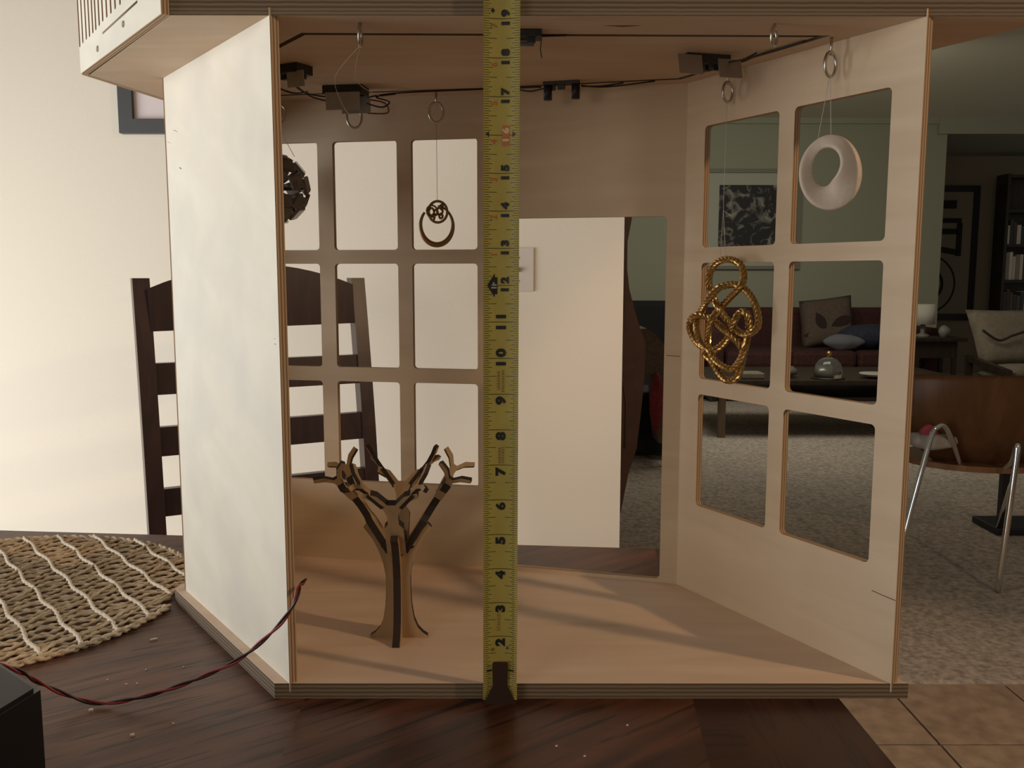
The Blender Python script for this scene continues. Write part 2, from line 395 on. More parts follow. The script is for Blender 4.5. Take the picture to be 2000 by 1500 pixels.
# ================================================================== DINING TABLE
tb = E('dining_table', (-8, 4, -29.5), 'dark reddish-brown dining table with diagonal veneer under the plywood box', 'table')
yb = lambda x: 14.26+(x-9.56)*(-.0925)
def top(name, x0, x1, xf0, xf1, m):
    o = B().prism([(xf0, -16), (xf1, -16), (x1, yb(x1)), (x0, yb(x0))], -1.1, 0, 0, 1).done(name, [m, table_e], tb)
top('table_leaf', -44, -6.2, -44, -5.0, table_l)
top('table_leaf', -6.2, 6.9, -5.0, 4.4, table_m)
B().prism([(4.4, -16), (6.4, -16), (7.0, yb(7.0)), (6.9, yb(6.9))], -1.1, 0, 0, 1).done('veneer_band', [table_c, table_e], tb)
B().prism([(6.4, -16), (10.4, -16), (9.62, yb(9.6)), (7.0, yb(7.0))], -1.1, 0, 0, 1).done('table_leaf', [table_r, table_e], tb)
B().box(-40, 7, 10.8, 11.8, -4, -1.1).box(-40, 7, -14, -13, -4, -1.1).box(6.2, 7, -13, 10.8, -4, -1.1).done('apron', table_e, tb)
for x, y in ((6, 10), (6, -12), (-40, 11), (-40, -12)):
    B().box(x-1.2, x+1.2, y-1.2, y+1.2, -29.5, -1.1, bev=.15).done('leg', table_e, tb)

# ================================================================== PLYWOOD DISPLAY BOX
H = 19.14
bx = E('plywood_display_box', (1, 5, 0), 'open birch plywood bay window model with cut-out panes standing on the dark table', 'model')
I4 = Matrix.Translation(V(0, 0, 0))
def board(name, outer, holes, z0, z1, mats, parent=bx):
    mw = Matrix.Translation(V(0, 0, (z0+z1)/2)); return cut_panel(name, outer, holes, z1-z0, mats, parent, mw, y_is_thickness=False)
board('base_board', [(-6.49, 0), (12.0, 0), (7.35, 9.05), (-.35, 11.15), (-10.75, 13.1), (-12.28, 8.3), (-12.3, 7.9)], [], 0, .46, [birch_floor, ply_z])
Rr = [(-8.7, 0), (15.2, 0), (9.9, 10.1), (-.2, 13.4), (-12.3, 15.7), (-14.2, 7.3)]
G = [(-5.6, 1.75), (9.6, 1.95), (6.4, 7.9), (-.55, 9.6), (-8.9, 11.05), (-9.9, 7.6)]
Gi = [(-5.55, 1.98), (9.2, 2.15), (6.25, 7.7), (-.6, 9.42), (-8.75, 10.82), (-9.63, 7.6)]
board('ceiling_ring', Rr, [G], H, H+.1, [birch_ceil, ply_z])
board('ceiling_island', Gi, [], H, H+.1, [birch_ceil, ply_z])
board('roof_board', Rr, [], H+.1, H+.43, [groove, ply_z])
# upper housing: slotted side panel, plain front and right fascia
A, Bq = (-8.7, -.02), (-14.25, 7.25)
slots = [(9.05, .86), (8.6, .9), (8.1, .92), (7.65, .92), (7.2, .94), (6.8, .96), (6.35, 1.0), (5.9, 1.04), (5.4, 1.05), (4.9, 1.06), (4.4, 1.08), (3.85, 1.08), (3.3, 1.10), (2.8, 1.3), (2.3, 1.6)]
hol = [rrect(s-.085, s+.085, z, 4.2, .07, 3) for s, z in slots]
mwS = frame_mw(A, Bq, (-.8, -.6), H)
Ls = math.hypot(Bq[0]-A[0], Bq[1]-A[1])
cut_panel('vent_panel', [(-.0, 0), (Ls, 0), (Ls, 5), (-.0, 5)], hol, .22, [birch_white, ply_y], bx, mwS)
def onS(s, z, d=.0):  # point on the slotted panel
    p = mwS @ (Vector((s, .22+d, z))*U); return (p.x/U, p.y/U, p.z/U-ZF)
a, b_ = Vector(onS(5.95, .70, -.02)), Vector(onS(2.1, .78, -.02))
B().tube([a, b_], .045, 6).done('engraved_line', plain('engraving_brown', (.22, .15, .09), .8), bx)
for s, z in ((3.6, .48), (6.7, .36)):
    c = Vector(onS(s, z, .01)); nn = Vector((-.79, -.61, 0))
    B().tube([c-nn*.03, c+nn*.015], .10, 12).done('screw', steel, bx)
mwB = frame_mw((-14.25, 7.25), (-12.35, 15.7), (-1, 0), H)
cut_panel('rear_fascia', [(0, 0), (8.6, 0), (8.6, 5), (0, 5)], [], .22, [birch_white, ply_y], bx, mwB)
mwF = frame_mw((-8.6, .02), (15.1, .02), (0, -1), H+.43)
cut_panel('front_fascia', [(0, 0), (23.7, 0), (23.7, 4.5), (0, 4.5)], [], .2, [birch, ply_y], bx, frame_mw((-8.6, .22), (15.1, .22), (0, -1), H+.43))
B().box(-8, 9, 4, 12, H+4.95, H+5.1).done('housing_lid', birch, bx)
# left panel (solid), measured on its outer face
PL0, PL1 = (-6.06, 0), (-11.83, 7.78)
nl = Vector((-.803, -.596)); inn = lambda p: (p[0]-nl.x*.25, p[1]-nl.y*.25)
Ll = math.hypot(PL1[0]-PL0[0], PL1[1]-PL0[1])
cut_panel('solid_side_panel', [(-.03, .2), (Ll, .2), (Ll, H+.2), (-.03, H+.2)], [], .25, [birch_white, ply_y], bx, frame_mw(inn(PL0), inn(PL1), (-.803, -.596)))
# right window panel
h = [17.4975, 13.2569, 12.7095, 8.5335, 7.9587, 3.8012]
PR0, PR1 = (11.47, 0), (6.775, 8.534)
Lr = math.hypot(PR1[0]-PR0[0], PR1[1]-PR0[1])
rs = [.0998*Lr, .4679*Lr, .5342*Lr, .8989*Lr]
hol = [rrect(a, b, h[2*k+1], h[2*k], .16) for k in range(3) for a, b in ((rs[0], rs[1]), (rs[2], rs[3]))]
cut_panel('window_side_panel', [(-.03, .2), (Lr+.15, .2), (Lr+.15, H+.2), (-.03, H+.2)], hol, .25, [birch, ply_y], bx, frame_mw(PR0, PR1, (.875, .48)))
# back window panel
J = (-.4, 10.42)
W1, W2 = Vector((-8.8826, 12.0055)), Vector((-.7356, 10.4761)); dW = (W2-W1)
Lw = (J[0]-(W1+dW*-.19).x)/dW.normalized().x
WA = W1+dW*-.19; t2s = lambda t: (t+.19)*dW.length
ws = [t2s(-.128), t2s(.1924), t2s(.2693), t2s(.589), t2s(.6596), t2s(.9784)]
hol = [rrect(ws[2*c], ws[2*c+1], h[2*k+1], h[2*k], .14) for k in range(3) for c in range(3)]
cut_panel('window_back_panel', [(0, .2), (Lw, .2), (Lw, H+.05), (0, H+.05)], hol, .25, [birch, ply_y], bx, frame_mw(tuple(WA), tuple(J), (0, 1)))
# door panel with a tall opening and a sill
Ld = math.hypot(PR1[0]-J[0], PR1[1]-J[1])
cut_panel('door_back_panel', [(0, .2), (Ld+.1, .2), (Ld+.1, H+.05), (0, H+.05)], [rrect(.62, 6.77, .6, 14.43, .13)], .25, [birch, ply_y], bx, frame_mw(J, PR1, (0, 1)))
mwR = frame_mw(PR0, PR1, (.875, .48))
def on(mw, s, z, d=0): p = mw @ (Vector((s, d, z))*U); return (p.x/U, p.y/U, p.z/U-ZF)
knotm = plain('wood_knot', (.34, .26, .18), .7); crackm = plain('ply_crack', (.12, .07, .04), .8)
B().tube([on(mwR, -.02, 2.98), on(mwR, .35, 2.99), on(mwR, .8, 3.02)], .012, 5).done('veneer_crack', crackm, bx)
mwD = frame_mw(J, PR1, (0, 1))
B().tube([on(mwD, 6.85, 9.28), on(mwD, 7.35, 9.26)], .012, 5).done('veneer_crack', crackm, bx)
mwL = frame_mw(inn(PL0), inn(PL1), (-.803, -.596))
for s_, z_, a_, b2 in ((.27, 10.35, .05, .07), (.3, 10.5, .03, .05), (8.6, 17.2, .28, .05), (9.4, 16.9, .22, .03), (8.2, 15.9, .16, .10)):
    B().tube([on(mwL, s_-a_, z_-.3*a_, .25), on(mwL, s_, z_, .25), on(mwL, s_+a_, z_+.2*a_, .25)], [.004, b2*.25, .004], 6).done('wood_knot', knotm, bx)
B().tube([(2.9, .93, H), (3.45, .95, H), (4.0, .93, H)], [.004, .035, .004], 6).done('wood_knot', crackm, bx)
# hidden fifth panel closes the bay at the back left, with one tall opening
HP0, HP1 = (-11.72, 7.95), (-10.50, 12.25)
Lh = math.hypot(HP1[0]-HP0[0], HP1[1]-HP0[1])
cut_panel('narrow_window_panel', [(0, .2), (Lh, .2), (Lh, H+.05), (0, H+.05)], [rrect(.7, Lh-.7, h[2*k+1], h[2*k], .14) for k in range(3)], .25, [birch, ply_y], bx, frame_mw(HP0, HP1, (-1, 0)))
# screw-eyes in the ceiling
def eye(x, y, rc, ang, r=.24, zr=18.33):
    t = B(); t.tube([(x, y, H+.02), (x, y, rc+r*.95)], .045, 8)
    t.tube([(x+r*math.cos(a)*math.cos(ang), y+r*math.cos(a)*math.sin(ang), rc+r*1.35*math.sin(a)*1.0) for a in [2*math.pi*i/24 for i in range(24)]], .05, 8, closed=True)
    return t.done('eye_bolt', steel, bx)
eye(9.70, 2.15, 18.38, .62, .26); eye(7.65, 6.1, 18.36, .62, .24); eye(-2.43, 10.05, 18.36, .1, .27)
eye(-5.65, 10.8, 18.28, .1, .28); eye(-8.45, 10.35, 18.35, .1, .27); eye(7.62, .72, 18.80, .9, .18); eye(-3.76, .72, 18.80, 1.55, .19)
# lighting modules glued under the ceiling
def module(x, y, ang, L=1.1, Wd=.55, plates=(), cyl=(), dz=.25, chips=3, seed=0):
    rnd = random.Random(seed); ca, sa = math.cos(ang), math.sin(ang); ax, ay = (ca, sa, 0), (-sa, ca, 0)
    at = lambda u, v, z: (x+ca*u-sa*v, y+sa*u+ca*v, z)
    m = B().obox(at(0, 0, H-dz/2), ax, ay, (0, 0, 1), L/2, Wd/2, dz/2, bev=.02)
    for k in range(chips):
        m.obox(at(rnd.uniform(-L/2.5, L/2.5), rnd.uniform(-Wd/3, Wd/3), H-dz-.06), ax, ay, (0, 0, 1), rnd.uniform(.06, .16), rnd.uniform(.05, .1), .09)
    m = m.done('light_module', dark_board, bx)
    for (u, v, z, w_, hh, tilt) in plates:
        d = Vector((ca, sa, 0)); up = Vector((0, 0, 1)); nrm = d.cross(up)
        up2 = (up*math.cos(tilt)+nrm*math.sin(tilt)).normalized()
        B().obox(at(u, v, z), d, d.cross(up2), up2, w_/2, .02, hh/2).done('metal_plate', steel_dull, m)
    for (u, v) in cyl:
        p = at(u, v, 0); B().tube([(p[0], p[1], H-dz+.02), (p[0], p[1], H-dz-.5)], .15, 16).done('cylinder_cap', blackplastic, m)
    return m
module(2.2, 8.3, -.27, 1.3, .35, cyl=((-.5, 0), (.52, 0)), dz=.12, chips=2, seed=1)
module(-5.7, 9.3, -.15, 1.5, .9, plates=((.05, -.5, 18.55, 1.3, .62, .1), (.35, .1, 18.5, 1.1, .6, .1)), dz=.3, chips=3, seed=2)
module(6.5, 4.4, .25, 1.5, .6, plates=((-.75, -.55, 18.72, .8, .62, -.25), (.62, -.5, 18.68, .78, .6, -.25)), dz=.28, chips=5, seed=3)
module(.75, 1.55, 0, 1.0, .6, plates=((.05, .2, 18.84, .5, .14, 0),), dz=.2, chips=4, seed=4)
module(-7.0, 6.0, -.5, 1.4, .8, plates=((.6, -.35, 18.62, .7, .5, .1),), dz=.3, chips=6, seed=5)
def cable(pts, r=.028, m=wire_blk): B().tube(smooth_path(pts, 6), r, 6).done('lead_wire', m, bx)
zc = H-.04
cable([(-7.3, 7.4, zc-.1), (-6.9, 8.6, 18.7), (-6.3, 9.2, 18.6)]); cable([(-7.4, 7.0, zc-.1), (-7.1, 8.9, 18.85), (-6.2, 9.5, 18.8)])
cable([(-4.9, 9.2, 18.75), (-4.2, 9.6, 18.95), (-3.2, 9.75, 19.05), (-.8, 9.5, 19.1), (1.5, 8.8, 19.05)])
cable([(-4.9, 9.0, 18.5), (-4.35, 9.2, 18.4), (-4.1, 9.3, 18.62), (-4.6, 9.4, 18.8), (-3.9, 9.6, 18.95)])
cable([(-4.9, 9.3, 18.7), (-4.3, 9.5, 18.6), (-4.2, 9.5, 18.25), (-4.9, 9.3, 18.2)], m=wire_red)
cable([(0.6, 9.2, 19.05), (1.1, 8.8, 18.9), (1.6, 8.5, 18.95)]); cable([(2.9, 8.15, 18.95), (3.6, 8.1, 18.95), (4.4, 8.2, 19.08)])
cable([(2.9, 8.25, 19.0), (3.8, 8.4, 18.98), (5.5, 8.0, 19.1)])
cable([(7.2, 4.5, 18.95), (7.7, 4.5, 18.98), (8.1, 4.0, 19.08), (9.0, 2.4, 19.1)]); cable([(7.1, 4.3, 18.9), (7.5, 3.6, 18.85), (7.9, 3.5, 19.02)])
cable([(1.2, 1.6, 19.0), (1.4, 1.9, 19.1), (2.0, 1.9, 19.12)]); cable([(1.25, 1.3, 18.9), (1.22, 1.35, 18.6), (1.26, 1.3, 18.35)], .015)
cable([(-7.6, 5.3, 18.95), (-7.0, 5.0, 18.75), (-6.6, 5.5, 18.95)]); cable([(-7.6, 6.6, 18.6), (-7.0, 6.6, 18.4), (-6.7, 7.4, 18.6)])

# ================================================================== TAPE MEASURE
tp = E('tape_measure', (.1, -.2, 0), 'yellow steel tape measure blade standing upright in front of the box, hook at its foot', 'tape measure')
TX0, TX1 = .085, .145           # centre x at the bottom / top
def tx(z): return TX0+(TX1-TX0)*z/19
TW = .485; TS = .10
def ty(u): return -.34+TS*(1-(u/TW)**2)      # concave toward the viewer
def tpt(u, z, off=0): return (tx(z)+u, ty(u)-off, z)
b = B(); nu = 10; zs = [k*.5 for k in range(1, 53)]; zs[0] = .12
g = [[b.bm.verts.new(b.P(tpt(-TW+2*TW*i/nu, z))) for i in range(nu+1)] for z in zs]
for j in range(len(zs)-1):
    for i in range(nu):
        f = b.bm.faces.new([g[j][i], g[j][i+1], g[j+1][i+1], g[j+1][i]]); f.smooth = True
bmesh.ops.solidify(b.bm, geom=b.bm.faces[:], thickness=.010*U)
blade = b.done('blade', tape_y, tp)
b = B()
def strip(b, u0, u1, z, hw, off=.006, n=3):
    prev = None
    for i in range(n+1):
        u = u0+(u1-u0)*i/n; p = (b.bm.verts.new(b.P(tpt(u, z-hw, off))), b.bm.verts.new(b.P(tpt(u, z+hw, off))))
        if prev: b.bm.faces.new([prev[0], p[0], p[1], prev[1]])
        prev = p
for k in range(3, 32*13):
    z = k/16
    if z > 25.5: break
    m8 = k % 16
    L = {0: .97, 8: .36}.get(m8, .20 if k % 2 == 0 else .15)
    if m8 in (4, 12): L = .24
    if m8 == 0:
        strip(b, -TW+.02, TW-.02, z, .011, n=8)
    else:
        strip(b, -TW+.01, -TW+L, z, .009); strip(b, TW-L, TW-.01, z, .009)
b.done('tick_marks', tape_tick, tp, recalc=False)
def glyph(txt, u, z, size, m, name='numeral', sx=1., off=.010, bold=.012):
    cu = bpy.data.curves.new('t', 'FONT'); cu.body = txt; cu.size = size*10; cu.align_x = 'CENTER'; cu.align_y = 'CENTER'; cu.offset = bold*10
    tmp = bpy.data.objects.new('tmp', cu); COL.objects.link(tmp); dg = bpy.context.evaluated_depsgraph_get()
    me = bpy.data.meshes.new_from_object(tmp.evaluated_get(dg)); bpy.data.objects.remove(tmp)
    me.materials.clear()
    cx = (min(v.co.x for v in me.vertices)+max(v.co.x for v in me.vertices))/2; cy = (min(v.co.y for v in me.vertices)+max(v.co.y for v in me.vertices))/2
    for v in me.vertices:      # text reads upward: glyph x -> +z, glyph y -> -u
        gx, gy = (v.co.x-cx)/10*sx, (v.co.y-cy)/10
        uu = u-gy; zz = gx; p = tpt(uu, z, off); v.co = Vector((p[0]-tx(z), p[1], zz))*U
    return link(name, me, m, tp, Matrix.Translation(V(tx(z), 0, z)))
for k in range(2, 10): glyph(str(k), 0, k-.18, .34, tape_blk, sx=1.25, bold=.017 if k == 6 else .022)
for k in (10, 11):
    glyph('1', 0.0, k-.15, .34, tape_blk, sx=1.25, bold=.022); glyph(str(k)[1], 0.0, k+.15, .34, tape_blk, sx=1.25, bold=.022)
for k in range(12, 20):
    if k == 16: continue
    glyph('1', .10, k-.12, .27, tape_blk, sx=1.3, bold=.02); glyph(str(k)[1], .10, k+.14, .27, tape_blk, sx=1.2, bold=.02)
q = B(); [q.bm.verts.new(q.P(tpt(u, z, .009))) for u, z in ((.02, 15.72), (.21, 15.72), (.21, 16.25), (.02, 16.25))]; q.bm.verts.ensure_lookup_table(); q.bm.faces.new(q.bm.verts[:]); q.done('number_block', tape_red, tp, recalc=False)
glyph('1', .11, 15.87, .22, tape_pale, sx=1.3, off=.014); glyph('6', .11, 16.12, .24, tape_pale, sx=1.2, off=.014)
for k in range(1, 8): glyph(str(k), -.2, 12+k-.17, .25, tape_red if k < 7 else tape_brn, 'foot_numeral', sx=1.1, bold=.004)
def poly(name, pts, m, off=.010):
    q = B(); vs = [q.bm.verts.new(q.P(tpt(u, z, off))) for u, z in pts]; q.bm.faces.new(vs); return q.done(name, m, tp, recalc=False)
poly('foot_arrow', [(-.38, 12), (-.17, 12.33), (-.17, 12.22), (-.1, 12.22), (-.1, 11.76), (-.17, 11.76), (-.17, 11.67)], tape_blk)
glyph('1F', -.20, 12.0, .20, plain('tape_grey_ink', (.3, .3, .22), .5), 'foot_numeral', off=.014)
poly('stud_mark', [(-.42, 16.02), (-.33, 16.10), (-.33, 15.94)], tape_blk); poly('stud_mark', [(.38, 16.02), (.29, 16.10), (.29, 15.94)], tape_blk)
poly('diamond_mark', [(-.29, 19.2), (-.23, 19.27), (-.18, 19.2), (-.23, 19.13)], tape_blk)
glyph('STANLEY', -.04, 2.45, .13, tape_brn, 'maker_lettering', sx=1.1, bold=.0)
rnd = random.Random(21)      # worn small print, not readable in the photograph: only its dashes
q = B()
for u0, z0, z1 in ((-.06, 9.12, 9.58), (.06, 9.06, 9.64), (-.03, 7.05, 7.5), (.06, 7.05, 7.5)):
    z = z0
    while z < z1:
        L = rnd.uniform(.03, .07); vs = [q.bm.verts.new(q.P(tpt(u0+a, z+b_, .010))) for a, b_ in ((-.03, 0), (.03, 0), (.03, L), (-.03, L))]; q.bm.faces.new(vs); z += L+.025
q.done('fine_print', tape_brn, tp, recalc=False)
glyph('ft', -.21, 1.62, .15, tape_blk, 'unit_mark', bold=0); glyph('in', .20, 1.66, .13, tape_blk, 'unit_mark', bold=.004)
glyph('1', -.31, .98, .17, tape_blk); glyph('1', .32, .98, .17, tape_blk)
hk = B(); hk.slab((tx(.6), -.345, 0), (1, 0, 0), (0, 0, 1), [(-.19, 1.27), (-.22, 1.22), (-.21, .55), (-.46, .03), (-.46, -.02), (.46, -.02), (.46, .03), (.22, .55), (.23, 1.22), (.2, 1.27)], .03, 0, 0)
hk.box(tx(0)-.46, tx(0)+.46, -.345, -.03, -.045, -.012)
hk.done('end_hook', hookm, tp)
for z in (1.1, .68, .28):
    B().lathe((0, 0, 0), [(.07, 0), (.068, .02), (.04, .035), (.005, .04)], 14).done('rivet', hookm, tp, mw=Matrix.Translation(V(tx(.6), -.36, z)-V(0, 0, 0)+Vector((0, 0, 0))) @ Matrix.Rotation(math.pi/2, 4, 'X') @ Matrix.Translation(-V(0, 0, 0)))

# ================================================================== LASER-CUT TREE
tx0, ty0, tz0 = -3.27, 3.45, .46
tr = E('laser_cut_tree', (tx0, ty0, tz0), 'small bare tree of slotted laser-cut plywood with charred edges on the box floor', 'model tree')
half = [(.93, 0), (.94, .07), (.78, .18), (.62, .36), (.50, .65), (.43, 1.1), (.40, 1.6), (.40, 2.1), (.47, 2.5), (.62, 2.95), (.82, 3.35), (1.10, 3.72), (.98, 3.86), (.70, 3.50), (.52, 3.05), (.30, 2.95), (.26, 3.45), (0.26, 3.55)]
trunk = half+[(-a, b) for a, b in half[::-1]]
org = Vector((tx0, ty0, tz0))
X, Y, Z = Vector((1, 0, 0)), Vector((0, 1, 0)), Vector((0, 0, 1))
B().slab(org, X, Z, trunk, .24).done('trunk_slab', [laser_ply, char], tr)
half2 = [(.93, 0), (.94, .07), (.78, .18), (.62, .36), (.50, .65), (.43, 1.1), (.40, 1.6), (.40, 2.1), (.47, 2.5), (.62, 2.95), (.82, 3.35), (1.0, 3.52), (.88, 3.66), (.6, 3.40), (.40, 3.05), (.2, 2.9)]
B().slab(org, Y, Z, half2+[(-a, b) for a, b in half2[::-1]], .24).done('trunk_slab', [laser_ply, char], tr)
def limb(o, along, across, pts, th, name):
    """pts in (across, along)"""
    return B().slab(o, across, along, pts, th).done(name, [laser_ply, char], tr)
L2 = [(.30, -.75), (.30, .45), (.17, .62), (.17, 1.0), (.30, 1.35), (.52, 1.62), (.85, 1.80), (.82, 2.0), (.42, 1.85), (.12, 1.48)]
L2p = L2+[(-a, b) for a, b in L2[::-1]]
L3 = [(.13, -.38), (.15, .30), (.09, .36), (.12, .62), (.30, .86), (.58, 1.05), (.52, 1.18), (.24, 1.02), (.06, .74)]
L3p = L3+[(-a, b) for a, b in L3[::-1]]
for axis, sgn in ((X, -1), (X, 1), (Y, -1), (Y, 1)):
    out = axis*sgn
    al = (out*.52+Z*.855).normalized(); ac = Z.cross(out).normalized()
    base = org+out*.64+Z*3.60
    limb(base, al, ac, L2p, .23, 'branch_slab')
    nrm = ac.cross(al)
    for s in (-1, 1):
        d3 = (al*.80+ac*s*.58).normalized()
        tip = base+ac*s*.50+al*1.66
        limb(tip, d3, nrm, L3p, .13, 'twig_slab')

# ================================================================== HANGING ORNAMENTS
def thread(pts, parent, m=nylon, r=.010): B().tube(pts, r, 5).done('nylon_thread', m, parent)
KN = [(-0.42,9.85),(-0.41,10.22),(-0.36,10.55),(-0.20,10.84),(0.08,11.13),(0.48,11.51),(0.86,11.84),(1.04,12.08),(1.03,12.40),(0.84,12.68),(0.43,12.81),(-0.02,12.75),(-0.32,12.50),(-0.44,12.13),(-0.36,11.77),(-0.14,11.42),(0.04,11.16),(0.30,10.88),(0.64,10.57),(1.05,10.34),(1.45,10.40),(1.69,10.61),(1.69,10.96),(1.54,11.36),(1.24,11.73),(0.79,11.95),(0.30,11.93),(-0.11,11.76),(-0.48,11.41),(-0.77,11.00),(-0.92,10.63),(-0.92,10.29),(-0.73,9.90),(-0.33,9.66),(-0.02,9.31),(0.58,9.10),(0.93,9.32),(1.19,9.82),(1.31,10.28),(1.34,10.73),(1.21,11.02),(0.95,11.03),(0.72,10.73),(0.59,10.37),(0.37,10.03),(-0.03,9.74),(-0.50,9.74),(-0.93,9.95),(-1.23,10.34),(-1.24,10.68),(-0.98,10.89),(-0.54,10.84),(-0.07,10.66),(0.45,10.33),(0.91,10.03),(1.12,9.75),(1.09,9.33),(0.91,8.86),(0.51,8.70),(0.12,8.93),(-0.23,9.33),(-0.54,9.54)]
kt = E('gold_knot_pendant', (7.5, 6.0, 8.6), 'gold mesh rope tied in a tangled knot hanging before the right window panel', 'ornament')
# over/under heights: alternate at every self-crossing
n = len(KN); cr = []
def seg_x(p, q, r, s):
    d = (q[0]-p[0])*(s[1]-r[1])-(q[1]-p[1])*(s[0]-r[0])
    if abs(d) < 1e-9: return None
    t = ((r[0]-p[0])*(s[1]-r[1])-(r[1]-p[1])*(s[0]-r[0]))/d; u = ((r[0]-p[0])*(q[1]-p[1])-(r[1]-p[1])*(q[0]-p[0]))/d
    return (t, u) if 0 <= t < 1 and 0 <= u < 1 else None
for i in range(n):
    for j in range(i+2, n):
        if i == 0 and j == n-1: continue
        x = seg_x(KN[i], KN[(i+1) % n], KN[j], KN[(j+1) % n])
        if x: cr.append((i+x[0], j+x[1]))
dep = {}
ev = sorted([(a, k) for k, (a, b) in enumerate(cr)]+[(b, k) for k, (a, b) in enumerate(cr)])
for idx, (pos, k) in enumerate(ev): dep.setdefault(k, []).append((pos, 1 if idx % 2 == 0 else -1))
hts = []
for k, l in dep.items():
    if l[0][1] == l[1][1]: l[1] = (l[1][0], -l[0][1])
    hts += l
def hgt(i):
    s = 0; wsum = 1e-6
    for pos, v in hts:
        d = min(abs(i-pos), n-abs(i-pos)); ww = math.exp(-(d/.75)**2); s += v*ww; wsum += ww
    return .13*s/max(wsum, .6)
kd = Vector((.6, -.8, 0)); kn_ = Vector((.22, .97, 0)); ko = Vector((7.5, 6.0, 0))
K3 = [ko+kd*s+Z*z-kn_*hgt(i) for i, (s, z) in enumerate(KN)]
path = resample(smooth_path(K3, 14, True)+[K3[0]], .075)
if (path[-1]-path[0]).length < .04: path.pop()
if len(path) % 2: path.pop()
kb = B(); kb.tube(path, .114, 12, closed=True, rfun=lambda i, k: 1.14 if (i+k) % 2 else .86)
for f in kb.bm.faces: f.smooth = False
kb.done('mesh_rope', gold, kt, recalc=True)
thread([(7.62, 6.05, 18.05), (7.60, 6.05, 14.45)], kt, r=.008)
thread([(7.60, 6.05, 14.45), (7.54, 6.05, 12.9)], kt, r=.008); thread([(7.60, 6.05, 14.45), (7.70, 5.95, 12.9)], kt, r=.008); thread([(7.60, 6.05, 14.45), (7.85, 5.75, 14.22)], kt, r=.008)
# porcelain ring: wide band with one twist
pr = E('porcelain_ring_pendant', (9.62, 1.75, 14.2), 'matte cream twisted band ring hanging before the upper right pane', 'ornament')
b = B(); NU, NV = 80, 20; rc = Vector((9.60, 1.70, 15.33))
hx = Vector((.90, -.42, 0)).normalized(); hn = Vector((.42, .90, 0)).normalized()
rings = []
for i in range(NU):
    t = 2*math.pi*i/NU
    R1, R2 = .62, .80
    rad = hx*math.cos(t)+Z*math.sin(t)
    c = rc+hx*math.cos(t)*R1+Z*math.sin(t)*R2
    # section: flat ellipse, its width direction swings between the axial and the radial direction
    tw = math.radians(90)-math.radians(46)*math.cos(t-math.radians(25))
    wd = (hn*math.cos(tw)+rad*math.sin(tw)).normalized(); td = (-hn*math.sin(tw)+rad*math.cos(tw)).normalized()
    wl = .29+.12*math.cos(t+math.radians(50)); rings.append([b.bm.verts.new(b.P(c+wd*wl*math.copysign(abs(math.cos(a))**.6, math.cos(a))+td*.078*math.copysign(abs(math.sin(a))**.6, math.sin(a)))) for a in [2*math.pi*k/NV for k in range(NV)]])
for i in range(NU):
    A_, B_ = rings[i], rings[(i+1) % NU]
    for k in range(NV):
        f = b.bm.faces.new([A_[k], A_[(k+1) % NV], B_[(k+1) % NV], B_[k]]); f.smooth = True
b.done('twisted_ring', porcelain, pr)
thread([(9.68, 2.12, 18.08), (9.35, 1.95, 16.2)], pr, r=.008); thread([(9.70, 2.12, 18.08), (9.72, 1.9, 16.18)], pr, r=.008)
# bronze double hoop
dh = E('bronze_hoop_pendant', (-2.45, 10.05, 13.3), 'bronze crescent hoop with a smaller ring and beads hanging before the upper back pane', 'ornament')
def hoop(c, rx, rz, r0, r1, a0=0, nn=48, y=0, gap=0):
    b = B(); P_ = []; R_ = []
    for i in range(nn+(1 if gap else 0)):
        t = a0+gap/2+(2*math.pi-gap)*i/nn; P_.append((c[0]+rx*math.cos(t), c[1]+y, c[2]+rz*math.sin(t))); R_.append(r0+(r1-r0)*(.5-.5*math.sin(t)))
    return b.tube(P_, R_, 10, closed=not gap)
hoop((-2.45, 10.05, 14.15), .62, .73, .035, .105, a0=math.pi*.62, gap=.9).done('crescent_hoop', bronze, dh)
hoop((-2.40, 9.98, 14.66), .36, .40, .05, .05).done('small_ring', bronze, dh)
hoop((-2.62, 9.93, 14.68), .20, .22, .035, .035).done('small_ring', bronze, dh)
for dx, dz, s in ((-.22, .02, .14), (.1, .05, .15), (-.18, -.2, .10), (.14, -.14, .09), (.16, .2, .08), (-.05, .0, .1)):
    b = B(); c = (-2.42+dx, 9.96, 14.64+dz)
    b.tube([(c[0]+s*.7*math.cos(a), c[1]+.04*math.cos(3*a), c[2]+s*math.sin(a)) for a in [2*math.pi*i/16 for i in range(16)]], .045, 8, closed=True)
    b.done('bead_loop', bronze, dh)
thread([(-2.43, 10.05, 18.05), (-2.42, 10.03, 15.05)], dh, m=plain('pale_thread', (.45, .36, .28), .6), r=.009)
